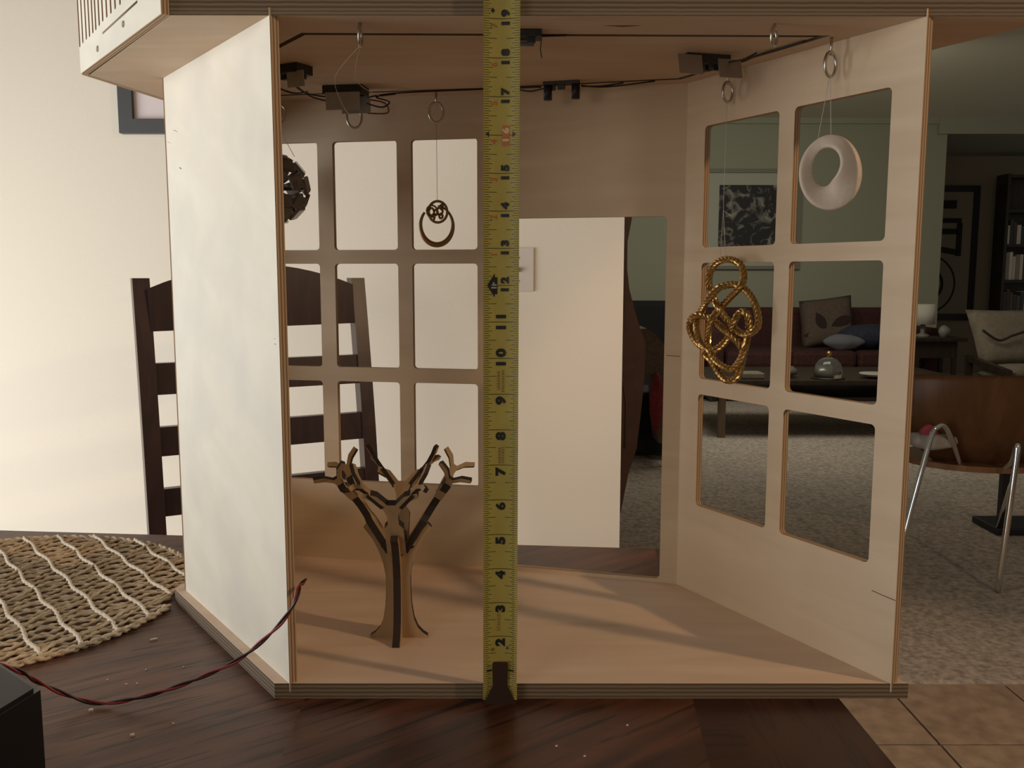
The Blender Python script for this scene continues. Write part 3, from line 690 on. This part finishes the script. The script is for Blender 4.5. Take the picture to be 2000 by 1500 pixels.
# smoky faceted ball
fb = E('faceted_ball_pendant', (-8.62, 9.95, 14.2), 'openwork ball of smoky faceted plates half hidden behind the solid side panel', 'ornament')
bc = Vector((-8.62, 9.95, 15.5)); Rb = 1.33; k = 0; rnd = random.Random(4)
for lat in (-75, -48, -20, 8, 36, 64):
    nlon = max(4, int(round(10*math.cos(math.radians(lat)))))
    for j in range(nlon):
        lon = 2*math.pi*(j+.5*(int(lat) % 3))/nlon+rnd.uniform(-.06, .06); la = math.radians(lat+rnd.uniform(-4, 4))
        nv = Vector((math.cos(la)*math.cos(lon), math.cos(la)*math.sin(lon), math.sin(la)))
        t1 = nv.cross(Z).normalized(); t2 = nv.cross(t1)
        tt = rnd.uniform(-.5, .5); a1 = t1*math.cos(tt)+t2*math.sin(tt); a2 = t2*math.cos(tt)-t1*math.sin(tt)
        s1 = rnd.uniform(.24, .33); s2 = rnd.uniform(.22, .30)
        b = B(); b.obox(bc+nv*(Rb-.08), a1, a2, nv, s1, s2, .07, bev=.045)
        b.done('facet_plate', crystal, fb)
        if k % 2 == 0: B().tube([bc+nv*.35, bc+nv*(Rb-.12)], .07, 6).done('spoke', crystal, fb)
        k += 1
B().blob(bc, .36, .36, .36, 2, .1, 2).done('core', crystal, fb)
thread([(-8.45, 10.3, 18.05), (-8.5, 10.0, 16.8)], fb, r=.008)
# loose threads tied to the front left screw-eye
lt = E('loose_thread', (-3.76, .65, 17), 'loose curled nylon threads trailing from the screw-eye at front left', 'thread')
B().tube(smooth_path([(-3.76, .72, 18.55), (-4.6, 1.5, 17.9), (-4.75, 3.0, 17.5), (-4.85, 5.2, 17.4), (-5.0, 6.0, 17.6)], 8), .007, 5).done('thread_strand', nylon, lt)
B().tube(smooth_path([(-3.76, .72, 18.55), (-4.1, 2.0, 17.9), (-3.6, 3.5, 17.7), (-2.8, 4.6, 17.55), (-2.2, 5.2, 17.6)], 8), .007, 5).done('thread_strand', nylon, lt)
B().tube(smooth_path([(-6.6, 3.0, 17.0), (-6.55, 3.2, 16.5), (-6.3, 3.5, 15.9)], 8), .009, 5).done('thread_strand', nylon, lt)

# ================================================================== ROUND PLACEMAT
pmx, pmy, pmr = -19.9, 8.13, 7.75
pm = E('round_placemat', (pmx, pmy, 0), 'round open-weave seagrass placemat lying on the table left of the box', 'placemat')
def rope(pts, r, mat, parent, name='seagrass_cord', step=.05, tw=17.0, seg=6):
    pts = resample(pts, step)
    if len(pts) < 4: return
    # twisted three-lobed cord
    def rf(i, k): return 1+.36*math.cos(2*(2*math.pi*k/seg)+i*step*tw)
    B().tube(pts, r, seg, rfun=rf).done(name, mat, parent)
d1 = Vector((.80, .60)); d2 = Vector((.64, -.77))
n1 = Vector((-d1.y, d1.x)); n2 = Vector((-d2.y, d2.x))
def clipline(dv, nv, off, wave, per, ph, r, mat, z0, layer):
    if abs(off) > pmr-.15: return
    L = math.sqrt(pmr**2-off**2)-.05; pts = []; N = max(8, int(L*2/.18))
    for i in range(N+1):
        t = -L+2*L*i/N; edge = min(1, (L-abs(t))/.8)
        o = off+wave*math.sin(2*math.pi*t/per+ph)*edge
        p = Vector((pmx, pmy))+dv*t+nv*o
        if p.x > -12.55 and p.y < 13.5 and p.y > 6: pass
        pts.append(Vector((p.x, p.y, z0+layer*math.cos(2*math.pi*t/per*1.0+ph))))
    # keep the weave outside the footprint of the box
    pts = [p for p in pts if not ((p.x+12.42) > -.0 and p.y > 7.2 and p.x > -12.42)]
    if len(pts) > 5: rope(smooth_path(pts, 2), r, mat, pm)
off = -7.4; i = 0
while off < 7.5:
    ph = i*2.3; 
    clipline(d1, n1, off, .27, 2.25, ph, .060, rope_m, .10, .03)
    clipline(d1, n1, off+.02, .27, 2.25, ph+math.pi, .056, rope_m, .10, .03)
    if i % 3 == 1: clipline(d1, n1, off+.2, .12, 3.4, ph+1., .055, rope_m, .09, .02)
    off += .70; i += 1
off = -7.2; i = 0
while off < 7.5:
    clipline(d2, n2, off, .06, 2.9, i*1.7, .070, rope_l, .19, .03)
    if i % 2 == 0: clipline(Vector((.35, .937)), Vector((-.937, .35)), off+.5, .14, 3.1, i*1.1, .056, rope_m, .17, .03)
    off += 1.28; i += 1
for rr, ph in ((pmr, 0), (pmr-.04, math.pi)):
    pts = []
    for i in range(400):
        t = 2*math.pi*i/400; q = rr+.055*math.sin(t*60+ph); p = Vector((pmx+q*math.cos(t), pmy+q*math.sin(t), .11+.05*math.cos(t*60+ph))); pts.append(p)
    seq = [p for p in pts if not (p.x > -12.42 and p.y > 7.2)]
    # start after the gap so that the cord stays one run
    k0 = next((i for i in range(len(pts)) if (pts[i-1].x > -12.42 and pts[i-1].y > 7.2) and not (pts[i].x > -12.42 and pts[i].y > 7.2)), 0)
    run = [pts[(k0+i) % 400] for i in range(400)]; run = [p for p in run if not (p.x > -12.42 and p.y > 7.2)]
    rope(run, .07, rope_m, pm, 'rim_cord')

# ================================================================== SMALL THINGS ON THE TABLE
bk = E('black_box', (-13.2, -5.4, 0), 'black plastic box at the lower left corner of the table, wire on top', 'box')
B().prism([(-10.86, -4.5), (-13.9, -2.0), (-18.5, -4.0), (-16, -9.5), (-11.8, -9.0)], 0, 2.42, 0).done('casing', plain('box_black', (.012, .014, .016), .3), bk)
B().prism([(-10.98, -4.58), (-13.92, -2.16), (-18.3, -4.1), (-15.9, -9.3), (-11.9, -8.8)], 2.42, 2.50, 0).done('lid_edge', blackplastic, bk)
wp = smooth_path([(-5.62, .5, 3.4), (-5.66, -.10, 3.40), (-5.68, -.42, 3.20), (-5.85, -.5, 2.85), (-6.3, -.55, 2.30), (-7.25, -.6, 1.50), (-8.3, -.62, .98), (-9.4, -.62, .55), (-10.4, -.62, .28), (-11.3, -.55, .12), (-12.0, -.6, .3), (-12.6, -1.2, 1.0), (-12.7, -2.4, 2.0), (-13.0, -3.5, 2.62), (-13.9, -4.3, 2.58), (-15.5, -5.2, 2.58)], 10)
wr = E('twisted_wire', (-9.5, -.6, 0), 'red and black twisted wire running from the box panel down to the table', 'wire')
for m, ph in ((wire_red, 0), (wire_blk, math.pi)):
    pts = []; P_ = resample(wp, .07)
    for i, p in enumerate(P_):
        t = (P_[min(i+1, len(P_)-1)]-P_[max(i-1, 0)]).normalized(); a = Vector((0, 1, 0)); b1 = t.cross(a).normalized(); b2 = t.cross(b1)
        an = i*.07*3.6+ph; pts.append(p+(b1*math.cos(an)+b2*math.sin(an))*.036)
    B().tube(pts, .036, 7).done('red_strand' if m is wire_red else 'black_strand', m, wr)
chipm = plain('pale_wood_chip', (.72, .62, .52), .8)
for (x, y, L, w_, a, lab) in ((-11.69, 4.24, .26, .09, .6, 'elongated pale wood chip on the table just right of the placemat'), (-11.51, -.75, .13, .10, .2, 'rounded pale wood crumb just below the wire sag'), (-9.76, -2.15, .13, .08, .7, 'oval pale wood crumb nearest the camera on the left leaf')):
    ca, sa = math.cos(a), math.sin(a)
    pts = [(x+ca*L*u*.5-sa*w_*v*.5, y+sa*L*u*.5+ca*w_*v*.5) for u, v in ((-1, -.6), (-.3, -1), (.8, -.9), (1, .2), (.4, 1), (-.7, .8))]
    tag(B().prism(pts, 0.0, .05).done('wood_chip', chipm), lab, 'wood chip')
for x, y in ((-11.9, 1.2), (-11.0, 1.9), (-9.9, 2.1), (-11.2, .9), (-10.9, .95), (-8.9, -1.5), (3.6, -1.6), (1.6, -2.7), (2.3, -3.2)):
    s = .035; tag(B().prism([(x-s, y), (x, y-s*.7), (x+s, y), (x, y+s*.7)], 0, .03).done('wood_crumb', chipm), 'tiny pale sawdust crumb on the dark table top', 'crumb', 'sawdust crumbs on the table')

# ================================================================== LADDER-BACK CHAIR
cx0, cy0, ca_, lean = -25.85, 39.72, .50, .12
def CP(u, z, d=0):
    return Vector((cx0+u*math.cos(ca_)-math.sin(ca_)*(lean*(z+29.5)+d), cy0+u*math.sin(ca_)+math.cos(ca_)*(lean*(z+29.5)+d), z))
ch = E('dining_chair', tuple(CP(9, -29.5)), 'dark espresso ladder-back dining chair with arched top rail behind the table', 'chair')
cu_, cn_ = Vector((math.cos(ca_), math.sin(ca_), 0)), Vector((-math.sin(ca_), math.cos(ca_), 0))
def curve_off(z): return .010*max(0, z+2)**1.6-.55
def csl(name, u0, u1, z0, z1, d0, d1, n=1, prof=None, bev=.06):
    b = B(); rings = []
    for i in range(n+1):
        z = z0+(z1-z0)*i/n; dd = curve_off(z) if prof else 0
        rings.append([b.bm.verts.new(b.P(CP(u, z, d+dd))) for u, d in ((u0, d0), (u1, d0), (u1, d1), (u0, d1))])
    for A_, B_ in zip(rings, rings[1:]):
        for k in range(4): b.bm.faces.new([A_[k], A_[(k+1) % 4], B_[(k+1) % 4], B_[k]])
    b.bm.faces.new(rings[0][::-1]); b.bm.faces.new(rings[-1]); return b.done(name, chair_w, ch)
csl('rear_post', -.1, 1.14, -29.5, 11.95, 0, 1.3, 20, True); csl('rear_post', 17.25, 18.4, -29.5, 11.95, 0, 1.3, 20, True)
for z0, z1 in ((3.06, 5.46), (-1.6, .61), (-6.18, -4.1), (-11, -8.8)):
    zz = (z0+z1)/2; csl('back_rail', 1.1, 17.3, z0, z1, .25+curve_off(zz), .95+curve_off(zz))
# arched head rail
arch = [(1.1, 7.85), (17.3, 7.85), (17.3, 11.1)]+[(17.3-16.2*i/14, 11.1+1.75*math.sin(math.pi*i/14)**.9) for i in range(1, 14)]+[(1.1, 11.1)]
hole = [(10.9+.42*math.cos(a), 11.35+.42*math.sin(a)) for a in [2*math.pi*i/16 for i in range(16)]]
lz = Vector((cn_.x*lean, cn_.y*lean, 1)).normalized(); k_ = math.sqrt(1+lean*lean)
o0 = V(*CP(0, 0, .25+curve_off(9.5)))
rm = Matrix(((cu_.x, cn_.x, lz.x), (cu_.y, cn_.y, lz.y), (cu_.z, cn_.z, lz.z))).to_4x4()
cut_panel('head_rail', [(u, z*k_) for u, z in arch], [hole], .7, [chair_w, chair_w], ch, Matrix.Translation(o0) @ rm)
sq = [CP(-.1, -12.5, -17)-Vector((0, 0, 0)), CP(18.4, -12.5, -17), CP(18.4, -12.5, .3), CP(-.1, -12.5, .3)]
B().prism([(p.x, p.y) for p in sq], -13.6, -12.2).done('seat', chair_w, ch)
for u in (.6, 17.6):
    p = CP(u, -12.5, -16); B().box(p.x-.7, p.x+.7, p.y-.7, p.y+.7, -29.5, -13.6).done('front_leg', chair_w, ch)

# ================================================================== ON THE BACK WALL
pf = E('picture_frame', (-31, 65.5, 25.9), 'black-grey picture frame with pale pink mat on the left wall', 'picture')
B().box(-37.65, -36.3, 65.1, 66, 25.85, 42).box(-26.3, -25, 65.1, 66, 25.85, 42).box(-36.3, -26.3, 65.1, 66, 25.85, 27.2).box(-36.3, -26.3, 65.1, 66, 40.6, 42).done('frame', framem, pf)
B().box(-36.3, -26.3, 65.6, 66, 27.2, 40.6).done('mat_board', matm, pf)
sp_ = E('light_switch', (1.2, 65.9, 10.6), 'cream double light switch plate on the wall seen through the door opening', 'light switch')
B().box(-.75, 2.73, 65.78, 66, 10.55, 14.9, bev=.08).done('switch_plate', platem, sp_)
for xx in (0.1, 1.18):
    B().box(xx-.12, xx+.12, 65.45, 65.8, 12.5, 12.95).done('toggle', screwm, sp_)
    for zz in (11.6, 13.9): B().tube([(xx, 65.74, zz), (xx, 65.8, zz)], .11, 10).done('screw', screwm, sp_)

# ================================================================== MOLDED CHAIR WITH CHROME LEGS
sc = E('shell_chair', (66, 97, -29.5), 'brown molded plywood shell chair with chrome legs on the carpet at far right', 'chair')
b = B(); NU, NV = 22, 16; rows = []
for j in range(NV+1):
    t = j/NV; row = []
    for i in range(NU+1):
        u = -1+2*i/NU
        w_ = 13.6*math.sqrt(max(0, 1-((1-t)*.93)**2.6))*(1-.02*t)+.3
        z = -14.2+13.6*t-.5*u*u*t-.0*u
        y = 92+4.5*(u*u)*(.4+.6*t)*1.6-2.2*t+5*(1-t)**3
        row.append(b.bm.verts.new(b.P((67.2+u*w_, y, z-.0))))
    rows.append(row)
for j in range(NV):
    for i in range(NU):
        f = b.bm.faces.new([rows[j][i], rows[j][i+1], rows[j+1][i+1], rows[j+1][i]]); f.smooth = True
bmesh.ops.solidify(b.bm, geom=b.bm.faces[:], thickness=.45*U)
b.done('shell_back', copper_ply, sc)
b = B(); b.prism([(67.2+10.5*math.cos(a), 102+8.5*math.sin(a)) for a in [2*math.pi*i/24 for i in range(24)]], -14.2, -13.4); b.done('shell_seat', copper_ply, sc)
leg = smooth_path([(62, 96, -14), (59.5, 93.5, -10.2), (57.6, 92.2, -7.6), (56.4, 91.8, -7.6), (55.5, 91.6, -9), (53.3, 90.8, -17.3), (50.4, 89.8, -29.2)], 6)
B().tube(leg, .36, 12).done('leg', chrome, sc)
B().tube(smooth_path([(66.6, 95, -14.2), (66.3, 91.6, -12), (66.15, 90.4, -9.6), (65.9, 90.0, -13), (64.62, 89.8, -29.2)], 6), .40, 12).done('leg', chrome, sc)
B().tube([(77, 108, -14), (79, 117, -29)], .38, 10).done('leg', chrome, sc); B().tube([(58, 108, -14), (57, 112, -29.2)], .38, 10).done('leg', chrome, sc)
pd = E('dark_footstool', (84, 118, -29.5), 'low dark pedestal foot on the carpet behind the shell chair', 'stool')
B().box(79.5, 80.7, 117, 118.2, -28.2, -17).done('post', blackplastic, pd); B().box(90, 91.2, 117, 118.2, -28.2, -17).done('post', blackplastic, pd)
B().box(78.5, 92, 116, 124, -29.4, -28.2, bev=.2).done('foot', blackplastic, pd); B().box(79, 93, 116.2, 124, -17, -15.5, bev=.3).done('top', blackplastic, pd)
tc = E('crumpled_cloth', (60, 97, -12), 'white and red crumpled cloth on the shell chair seat edge', 'cloth')
b = B().blob((57.6, 95.5, -10.0), 3.4, 2.6, 1.1, 5, .18, 3); b.done('white_cloth', whitef, tc)
b = B().blob((56.6, 94.6, -8.7), 1.1, .9, 1.2, 6, .2, 2); b.done('red_cloth', plain('red_cloth', (.42, .07, .09), .9), tc)

# ================================================================== LIVING ROOM (far)
so = E('sofa', (96, 287, -29.5), 'long burgundy sofa against the far living room wall', 'sofa')
B().box(66, 138, 292.5, 299.2, -26, .6, bev=1.6).done('backrest', burg, so)
B().box(66, 138, 268, 291, -27, -18, bev=1.).done('seat_base', burg, so)
for i in range(3): B().box(70.5+i*21.5, 91.6+i*21.5, 267, 290, -18, -12.5, bev=1.4).done('seat_cushion', burg, so)
B().box(64.5, 70, 267, 297, -27, -5, bev=1.4).done('armrest', burg, so); B().box(135, 140, 267, 297, -27, -5, bev=1.4).done('armrest', burg, so)
for x, y in ((67, 270), (137, 270), (67, 296), (137, 296)): B().box(x-1, x+1, y-1, y+1, -29.5, -27).done('leg', darkwood, so)
bc_ = E('black_armchair', (50, 282, -29.5), 'black upholstered armchair seen at the right edge of the door opening', 'armchair')
B().box(40, 61, 288, 297, -27, 3, bev=2).done('backrest', blackfab, bc_); B().box(38, 62, 268, 290, -28, -12, bev=1.6).done('seat', blackfab, bc_)
B().box(37, 41.5, 268, 292, -28, -5, bev=1.4).done('armrest', blackfab, bc_); B().box(58.5, 63, 268, 292, -28, -5, bev=1.4).done('armrest', blackfab, bc_)
for x in (40, 60): B().box(x-1, x+1, 270, 272, -29.5, -28).done('leg', darkwood, bc_)
pc = E('leaf_cushion', (108, 284, -12), 'taupe cushion printed with dark leaves on the burgundy sofa', 'cushion')
B().pillow((108.5, 284.2, -3.9), (1, 0, .12), (0, .35, 1), (0, -1, .35), 9, 8.5, 2.6).done('cover', taupe, pc)
def leaf(c, ang, L=4.2, w_=1.7):
    b = B(); c = Vector(c); a = Vector((math.cos(ang), 0, math.sin(ang))); a2 = Vector((-math.sin(ang), 0, math.cos(ang)))
    vs = []
    N = 8
    for i in range(N+1): vs.append((-L+2*L*i/N, w_*math.sin(math.pi*i/N)))
    for i in range(N-1, 0, -1): vs.append((-L+2*L*i/N, -w_*math.sin(math.pi*i/N)))
    b.slab(c, a, a2, vs, .15, 0, 0); return b.done('leaf_print', leafm, pc)
leaf((105.5, 280.9, -3.6), 2.1, 3.6, 1.6); leaf((112.5, 280.9, -3.4), .45, 3.9, 1.7); leaf((103.2, 281.2, -8.2), .05, 3.2, 1.4); leaf((108, 281.0, -9.3), .35, 3.2, 1.3)
bl = E('blue_blanket', (114, 277, -12.4), 'dark blue and white crumpled blanket on the sofa seat', 'blanket')
B().blob((119, 274.5, -8.3), 10, 4.2, 4.2, 8, .15, 3).done('blue_part', bluef, bl); B().blob((110, 271, -9.9), 6.5, 2.6, 2.6, 9, .16, 3).done('white_part', plain('grey_blue_cloth', (.17, .17, .19), .9), bl)
ct = E('coffee_table', (77, 218, -29.5), 'low dark coffee table with tan legs in front of the sofa', 'table')
B().box(50, 118, 202, 236, -15.6, -14.4, bev=.2).done('table_top', darkwood, ct)
for x, y in ((54.5, 204), (99, 206), (113, 204), (54, 233), (113, 233)):
    b = B(); b.obox((x, y, -22.55), (1, 0, 0), (0, 1, 0), (0, 0, 1), .9, .9, 6.95, bev=.2); b.done('leg', tanwood if x < 60 else darkwood, ct)
B().box(52, 116, 204, 234, -20, -19).done('lower_shelf', darkwood, ct)
gc = E('glass_cloche', (82.3, 206, -14.4), 'glass bell jar with a gold knob on the coffee table', 'bell jar')
B().lathe((82.3, 206.5, -14.4), [(3.6, 0), (3.55, 2.2), (3.2, 3.8), (2.1, 5.0), (.6, 5.5), (.3, 5.6)], 24).done('dome', glass, gc)
B().blob((82.3, 206.5, -8.1), .75, .75, .9, 1, 0, 2).done('knob', gold, gc)
B().lathe((82.3, 206.5, -14.4), [(4.2, 0), (4.2, .35), (1, .45)], 24).done('base_plate', darkwood, gc)
B().lathe((81.4, 206.5, -13.9), [(1.8, 0), (2.0, 1.2), (1.6, 2.4), (.3, 2.5)], 16).done('trinket', plain('silver_trinket', (.3, .28, .24), .3, .6), gc)
di = tag(B().lathe((95, 208, -14.39), [(1.2, 0), (2.6, .4), (4.0, 1.1), (3.8, 1.25), (.5, .5)], 20).done('white_dish', whitef), 'shallow white dish right of the bell jar on the coffee table', 'dish')
tag(B().blob((72.5, 210, -12.9), 3.0, 2.4, 1.5, 31, .15, 2).done('grey_bowl', plain('pewter_grey', (.12, .11, .09), .5)), 'dark grey rounded bowl left of the bell jar', 'bowl')
tag(B().box(59.8, 65.6, 205, 211, -14.4, -12.9, bev=.3).done('cream_box', cream), 'small cream box at the left end of the coffee table', 'box')
tag(B().blob((125, 276, -10.3), 4.5, 3, 2.2, 33, .15, 2).done('cream_cushion', cream), 'small cream cushion at the right end of the sofa', 'cushion')
pa = E('framed_print', (82, 299.3, 18), 'mottled black and grey print in a wide pale frame on the far wall', 'picture')
B().box(60, 103, 298.6, 300, 47.6, 49.0).box(60, 61.4, 298.6, 300, 14, 47.6).box(101.6, 103, 298.6, 300, 14, 47.6).box(61.4, 101.6, 298.6, 300, 14, 15.2).done('frame', plain('grey_frame', (.20, .20, .16), .6), pa)
B().box(61.4, 101.6, 299.3, 299.9, 15.2, 47.6).done('mat_board', matgrey, pa)
B().box(74, 97, 299.0, 299.3, 20.5, 43.4).done('print', printm_, pa)
st_ = E('side_table', (134, 258, -29.5), 'small dark side table beside the far wall corner', 'side table')
B().box(124, 141, 252, 266, -8.3, -7.2, bev=.15).done('table_top', darkwood, st_); B().box(126, 138.8, 254, 264, -13.5, -8.3).done('drawer_case', darkwood, st_)
for x, y in ((126.6, 254.6), (138.2, 254.6), (126.6, 263.4), (138.2, 263.4)): B().box(x-.6, x+.6, y-.6, y+.6, -29.5, -13.5).done('leg', darkwood, st_)
wl_ = E('table_lamp', (130, 259, -7.2), 'small lamp with a white shade on the dark side table', 'lamp')
B().lathe((130, 259, -7.2), [(2.2, 0), (2.0, .6), (.6, 1.2), (.9, 3), (.4, 4.6)], 16).done('base', plain('lamp_grey', (.2, .19, .17), .5), wl_)
B().lathe((130, 259, -3.2), [(3.6, 0), (3.4, 6.2), (3.2, 6.2), (.2, 6.1)], 20).done('lamp_shade', plain('lamp_shade_cloth', (.55, .53, .46), .9), wl_)
tag(B().blob((135.2, 255.5, -5.4), 1.8, 1.5, 2.0, 41, .2, 2).done('grey_figurine', plain('figurine_grey', (.22, .22, .2), .5)), 'small grey figurine at the front of the side table', 'figurine')
lc = E('cream_armchair', (140, 226, -29.5), 'cream reclining armchair cut by the right edge of the picture', 'armchair')
B().pillow((142.5, 232, -5.5), (1, 0, 0), (-.1, .45, 1), (0, -1, .45), 10.5, 8.5, 2.6).done('back_cushion', cream, lc)
B().pillow((143, 221, -14.5), (1, 0, 0), (0, 1, -.1), (0, .1, 1), 11, 9, 2.6).done('seat_cushion', cream, lc)
B().obox((131.5, 222, -12.5), (1, 0, 0), (0, 1, .1), (0, 0, 1), .9, 11, .8).obox((131.5, 213, -21), (1, 0, 0), (0, 1, 0), (0, 0, 1), .8, .8, 8.4).obox((131.5, 232, -20), (1, 0, 0), (0, 1, 0), (0, 0, 1), .8, .8, 9.4).obox((154, 213, -21), (1, 0, 0), (0, 1, 0), (0, 0, 1), .8, .8, 8.4).obox((154, 232, -20), (1, 0, 0), (0, 1, 0), (0, 0, 1), .8, .8, 9.4).obox((143, 213, -17.5), (1, 0, 0), (0, 1, 0), (0, 0, 1), 11, .6, .8).obox((143, 232, -17.5), (1, 0, 0), (0, 1, 0), (0, 0, 1), 11, .6, .8).done('frame', darkwood, lc)
B().tube(smooth_path([(132.5, 227.6, -3.2), (137, 227.2, -6.0), (141, 227.2, -4.6), (146, 227.2, -3.2), (151, 227.5, -4)], 6), .35, 6).done('piping', leafm, lc)
# glyph print in the alcove
gp = E('tall_framed_print', (188, 365.5, -5), 'tall black-framed print of bold bars and arcs in the dark alcove', 'picture')
B().box(176, 199.5, 364.6, 366, 47, 49.6).box(176, 199.5, 364.6, 366, -7.4, -4.6).box(197, 199.5, 364.6, 366, -4.6, 47).box(174, 176, 364.6, 366, -7.4, 49.6).done('frame', blackplastic, gp)
B().box(176, 197, 365.3, 365.9, -4.6, 47).done('print_paper', paper, gp)
ink = plain('print_ink', (.02, .018, .016), .8)
B().box(177, 181.8, 365.1, 365.3, 18, 43).box(181.8, 190, 365.1, 365.3, 40.0, 43.5).box(181.8, 192.5, 365.1, 365.3, 34, 36).box(181.8, 191, 365.1, 365.3, 29.2, 31.6).box(190.6, 193, 365.1, 365.3, 20, 34).obox((186, 365.2, 22.5), (1, 0, -.18), (0, 1, 0), (.18, 0, 1), 6, .1, 1.2).done('ink_bars', ink, gp)
for R_, th in ((12.5, .7), (7.2, 1.1)):
    B().tube([(178.5+R_*math.cos(a), 365.15, 8+R_*math.sin(a)) for a in [math.radians(-85+175*i/24) for i in range(25)]], th*.5, 6).done('ink_arc', ink, gp)
# bookshelf with books
bs = E('bookshelf', (222, 354, -29.5), 'tall dark bookshelf cut by the right edge of the picture', 'bookshelf')
B().box(203, 204.2, 350, 359, -29.5, 53).box(242, 243.2, 350, 359, -29.5, 53).box(204.2, 242, 358.2, 359, -29.5, 53).done('case_side', darkwood, bs)
for z in (-28.5, -6, 9.5, 24, 38, 52): B().box(204.2, 242, 350, 358.2, z-.6, z+.6).done('shelf', darkwood, bs)
B().box(204.2, 242, 349.6, 350, -27.9, -6.6).done('cabinet_door', darkwood, bs)
rnd = random.Random(11)
bcols = [(.62, .58, .50), (.10, .06, .05), (.30, .27, .2), (.06, .07, .08), (.70, .66, .58), (.13, .10, .07)]
bmats = [plain('book_cloth_%d' % i, c, .8) for i, c in enumerate(bcols)]
for zi, z in enumerate((-5.4, 10.1, 24.6)):
    x = 204.6; pos = ['lower', 'middle', 'upper'][zi]
    while x < 218:
        w_ = rnd.uniform(1.0, 1.9); hh = rnd.uniform(8.5, 11.8) if zi < 2 else rnd.uniform(7, 10)
        o = E('book', (x+w_/2, 355, z), 'upright book in the row on the %s shelf of the far bookshelf' % pos, 'book', 'books on the %s shelf' % pos)
        B().box(x+.05, x+w_-.05, 351, 357, z, z+hh).done('cover', bmats[rnd.randrange(6)], o)
        B().box(x+.15, x+w_-.15, 351.3, 356.9, z+hh, z+hh+.05).done('pages', bmats[0], o)
        x += w_+.06
# dark leather reclined back + folding shape beyond the wall end, plaid blanket
lb = E('brown_leather_chair', (24, 120, -29.5), 'tall dark brown leather chair side behind the end of the cream wall', 'chair')
prof = [(16.4, 28), (18.55, 24), (18.3, 20.5), (17.7, 17), (17.7, 13), (18.1, 10), (18.8, 7.5), (19.8, 4.2), (20.6, 2.2), (20.6, -3), (20.2, -8), (19.6, -14), (18.4, -18), (16.4, -29.2)]
b = B(); 
b.slab((0, 111, 0), (1, 0, 0), (0, 0, 1), prof+[(14, -29.2), (14, 28)], 1.6, 0, 0); b.done('side_panel', brownlea, lb)
B().tube([(17.2, 110, 16), (17.35, 110, 8), (17.0, 110, -2), (17.9, 110, -7), (17.8, 110, -14)], .12, 5).done('seam_piping', plain('pale_seam', (.16, .10, .07), .7), lb)
ac = E('grey_brown_armchair', (33, 170, -29.5), 'grey-brown rounded armchair seen through the door opening', 'armchair')
b = B(); b.slab((0, 172, 0), (1, 0, 0), (0, 0, 1), [(27, -9), (27, .6), (29.4, .8), (31.5, -.6), (33.4, -3), (34.8, -8), (35, -24), (32.4, -24), (31.6, -18), (31.4, -9)], 10, 0, 0); b.done('arm_side', taupe, ac)
B().box(24, 38, 176, 190, -28, -14, bev=.8).done('seat', blackfab, ac)
for x in (25, 34): B().box(x-.5, x+.5, 168, 169, -29.5, -24 if x > 30 else -9).done('leg', darkwood, ac)
tag(B().blob((31.5, 165.9, -15.0), 1.5, 1.2, 6.6, 51, .12, 3).done('plaid_blanket', redplaid), 'red plaid blanket hanging over the grey-brown armchair', 'blanket')
